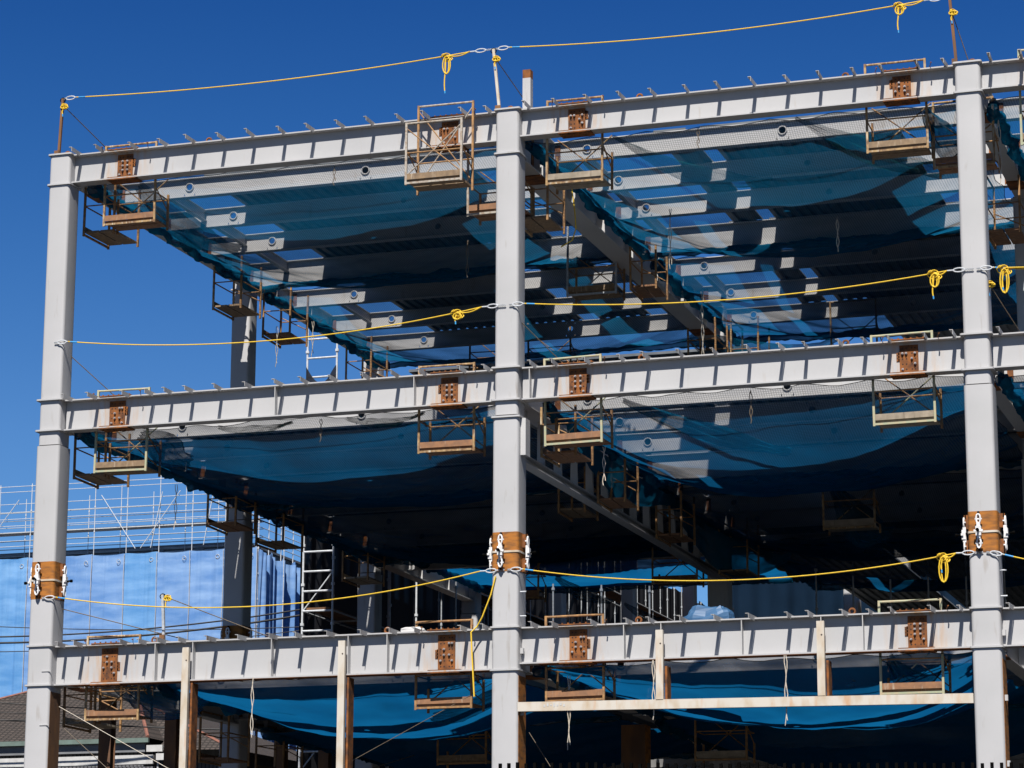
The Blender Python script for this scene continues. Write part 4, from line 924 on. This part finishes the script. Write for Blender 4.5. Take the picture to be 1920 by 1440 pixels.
for i in range(13):
    xe = XK-i*1.28; b, nf = sheetmesh((xe-1.27, YK, 0), (xe, YK, 0), GZ, 9.74+random.uniform(-.03, .03), i, 3+i % 3, .05, n=40, m=22, top=.04)
    b.build('blue_sheet', M['bluesheet2' if i in (3, 7, 8, 12) else 'bluesheet'], sc2).data.polygons.foreach_set('use_smooth', [True]*nf)
    pole(sc2, (xe-.02, YK+.12, GZ), (xe-.02, YK+.12, 13.0 if i % 3 == 0 else 12.5), 'standard', 'galv', .015, coup=True)
    sm_ = MB(); sm_.tube([(xe-.01+.012*math.sin(q*1.7+i), YK-.035, GZ+(9.7-GZ)*q/20) for q in range(21)], .011, 4); sm_.build('sheet_seam', M['whitepaint'], sc2)
    ring_ = MB(); ring_.tube([(xe-.22+.07*math.cos(a*PI/6), YK-.05, 9.45+.07*math.sin(a*PI/6)) for a in range(12)], .01, 4, True); ring_.build('printed_ring_mark', M['whitepaint'], sc2)
    pole(sc2, (xe+.6, YK+.95, GZ), (xe+.6, YK+.95, 12.4 if i % 2 else 12.1), 'standard', 'galv', .013, coup=True)
for i in range(6):
    y0 = YK+.1+i*1.1; b, nf = sheetmesh((XK, y0, 0), (XK, y0+1.09, 0), GZ, 9.72+random.uniform(-.05, .03), i+9, 3, .22, n=40, m=24, top=.2)
    b.build('blue_sheet', M['bluesheet'], sc2).data.polygons.foreach_set('use_smooth', [True]*nf)
    pole(sc2, (XK-.1, y0, GZ), (XK-.1, y0, 11.9), 'standard', 'galv', .018)
for z in (12.4, 12.2, 11.75, 11.45, 11.2, 10.95, 10.7, 10.4, 10.2):
    pole(sc2, (-34, YK+.12, z+.05), (XK-.05, YK+.12, z-.03), 'ledger', 'galv', .012)
    if z < 12.2: pole(sc2, (-34, YK+.95, z-.13), (XK-.2, YK+.95, z-.18), 'ledger', 'galv2', .015); pole(sc2, (XK-.1, YK, z-.2), (XK-.1, YE, z-.2), 'ledger', 'galv', .015)
b = MB(); b.box(-34, XK-.2, YK+.25, YK+.8, 10.72, 10.76); b.build('walkway', M['galv2'], sc2)
for x, dx in ((-25.3, 1.6), (-19.6, .4), (-17.6, .35), (-22.0, -1.4), (-18.9, 1.5)):
    pole(sc2, (x-dx, YK+.05, 9.9), (x, YK+.05, 11.9), 'brace', 'galv', .014)

# ---------------------------------------------------------------- houses
def quad(b, *p): b.face(p)
t = thing('brown_roofed_house', 'house with a brown tiled hip roof at the bottom left', 'house', (-13, 28, GZ))
A_, B_, C_, D_ = (-21, 24.6, .95), (-7.45, 24.6, .72), (-7.45, 33, .8), (-21, 33, .95); R1 = (-13.55, 28.3, 3.28)
b = MB(); quad(b, A_, B_, R1); quad(b, B_, C_, R1); quad(b, C_, D_, R1); quad(b, D_, A_, R1); b.build('roof', M['tile'], t)
b = MB(); b.tube([B_, R1], .045, 6); b.build('ridge_cap', M['redtrim'], t)
b = MB(); b.tube([A_, R1], .045, 6); b.build('ridge_cap', M['redtrim'], t)
b = MB(); quad(b, (-21, 24, 1.03), (-9.65, 24, 1.03), (-11.25, 26.6, 2.42), (-21, 26.6, 2.42)); quad(b, (-9.65, 24, 1.03), (-9.65, 27, 1.03), (-11.25, 26.6, 2.42)); b.build('wing_roof', M['tile'], t)
b = MB(); b.tube([(-9.65, 24, 1.05), (-11.25, 26.6, 2.44)], .05, 6); b.build('wing_ridge_cap', M['redtrim'], t)
b = MB(); b.box(-21, -9.6, 23.92, 24.0, .90, 1.02); b.build('gutter', M['fascia'], t)
b = MB(); b.box(-9.5, -7.4, 24.52, 24.6, .55, .72); b.build('gutter', M['black'], t)
b = MB(); b.box(-20.5, -9.9, 24.3, 26, GZ, .95); b.box(-20.5, -7.9, 25.2, 32.5, GZ, .7); b.build('wall', M['siding'], t)
b = MB(); b.box(-20.8, -9.75, 24.06, 24.12, .66, .90); b.build('eave_board', M['wallgrey'], t)
b = MB(); b.box(-20.5, -9.1, 23.2, 23.3, .26, .50); b.build('balcony_rail', M['whitepaint'], t)
b = MB(); b.box(-20.5, -9.1, 23.22, 24.2, .14, .2); b.build('balcony_floor', M['siding'], t)
for x in (-19.2, -16.8, -14.2, -11.6):
    w = MB(); w.box(x-.8, x+.8, 24.22, 24.28, -1.2, .1); fr = w.build('window', M['wallgrey'], t)
    w = MB(); w.box(x-.72, x+.72, 24.2, 24.215, -1.13, .06); w.build('pane', M['glass'], fr)
for k in range(9):
    x = -9.3+k*.2-.0; y = 25.3; b = MB(); b.bar((x, y, 1.02+(y-25.3)), (x+.1, y, 1.02+(y-25.3)), .03, .03); b.build('snow_stop', M['black'], t)
for k, (x, z) in enumerate(((-9.0, .52), (-8.72, .30))):
    b = MB(); b.box(x, x+.45, 22.6, 22.66, z, z+.17); b.box(x+.02, x+.43, 22.66, 23.2, z+.12, z+.16); b.tube([(x+.2, 22.9, z+.12), (x+.2, 22.9, GZ)], .03, 6); tag(b.build('awning_panel', M['whitepaint'], origin=(x, 22.6, z)), ('upper' if k == 0 else 'lower')+' white awning panel by the brown roofed house', 'awning', 'white awning panels')
t = thing('green_roofed_house', 'house with an olive green tiled roof low behind the left bay', 'house', (-13, 40, GZ))
b = MB(); E1, E2, E3, E4, T1, T2 = (-17, 36.5, .3), (-8.8, 36.5, .3), (-8.8, 45, .3), (-17, 45, .3), (-13.6, 39.5, 2.15), (-12.8, 39.5, 2.15)
quad(b, E1, E2, T2, T1); quad(b, E2, E3, T2); quad(b, E3, E4, T1, T2); quad(b, E4, E1, T1); b.build('roof', M['tilegreen'], t)
b = MB(); b.box(-16.5, -9.3, 37, 44.5, GZ, .2); b.build('wall', M['siding'], t)

# overhead wires in front of the wrapped building
for i, (pa, pb, sg, rd) in enumerate((((-20, 20, 3.95), (-2.5, 21, 4.0), .62, .014), ((-20, 20.4, 3.87), (-2.5, 21.4, 3.95), .66, .018), ((-20, 20.8, 4.5), (-2.5, 21.8, 3.5), .35, .008), ((-20, 21.2, 3.6), (-2.5, 22.2, 3.65), .5, .008), ((-20, 21.6, 2.6), (-2.5, 22.6, 1.2), .2, .010), ((-20, 22, 2.1), (-2.5, 23, .9), .2, .013), ((-20, 18, 1.9), (-2.5, 19, .9), .2, .008), ((-20, 18.5, 1.4), (-2.5, 19.5, 1.1), .2, .010))):
    cable(catenary(pa, pb, sg, 24), rd*1.5, 'blackwire', 'overhead_cable', '%s black overhead cable from the top in front of the blue sheets' % ordn[i], 'cable', 'black overhead cables')

# ---------------------------------------------------------------- black picket fence, bottom right
t = thing('picket_fence', 'black spiked fence whose tips show along the bottom right edge', 'fence', (15, -10, GZ))
cnt = 0
for i in range(95):
    x = 11.66+i*.112
    b = MB(); b.box(x-.018, x+.018, -10.018, -9.982, GZ, -2.89-i*.0026-.02*random.random()); b.build('picket', M['black'], t); cnt += 1
b = MB(); b.box(11.2, 22.0, -10.014, -9.986, -3.3, -3.24); b.box(11.2, 22.0, -10.014, -9.986, -6.9, -6.84); b.build('rail', M['black'], t)
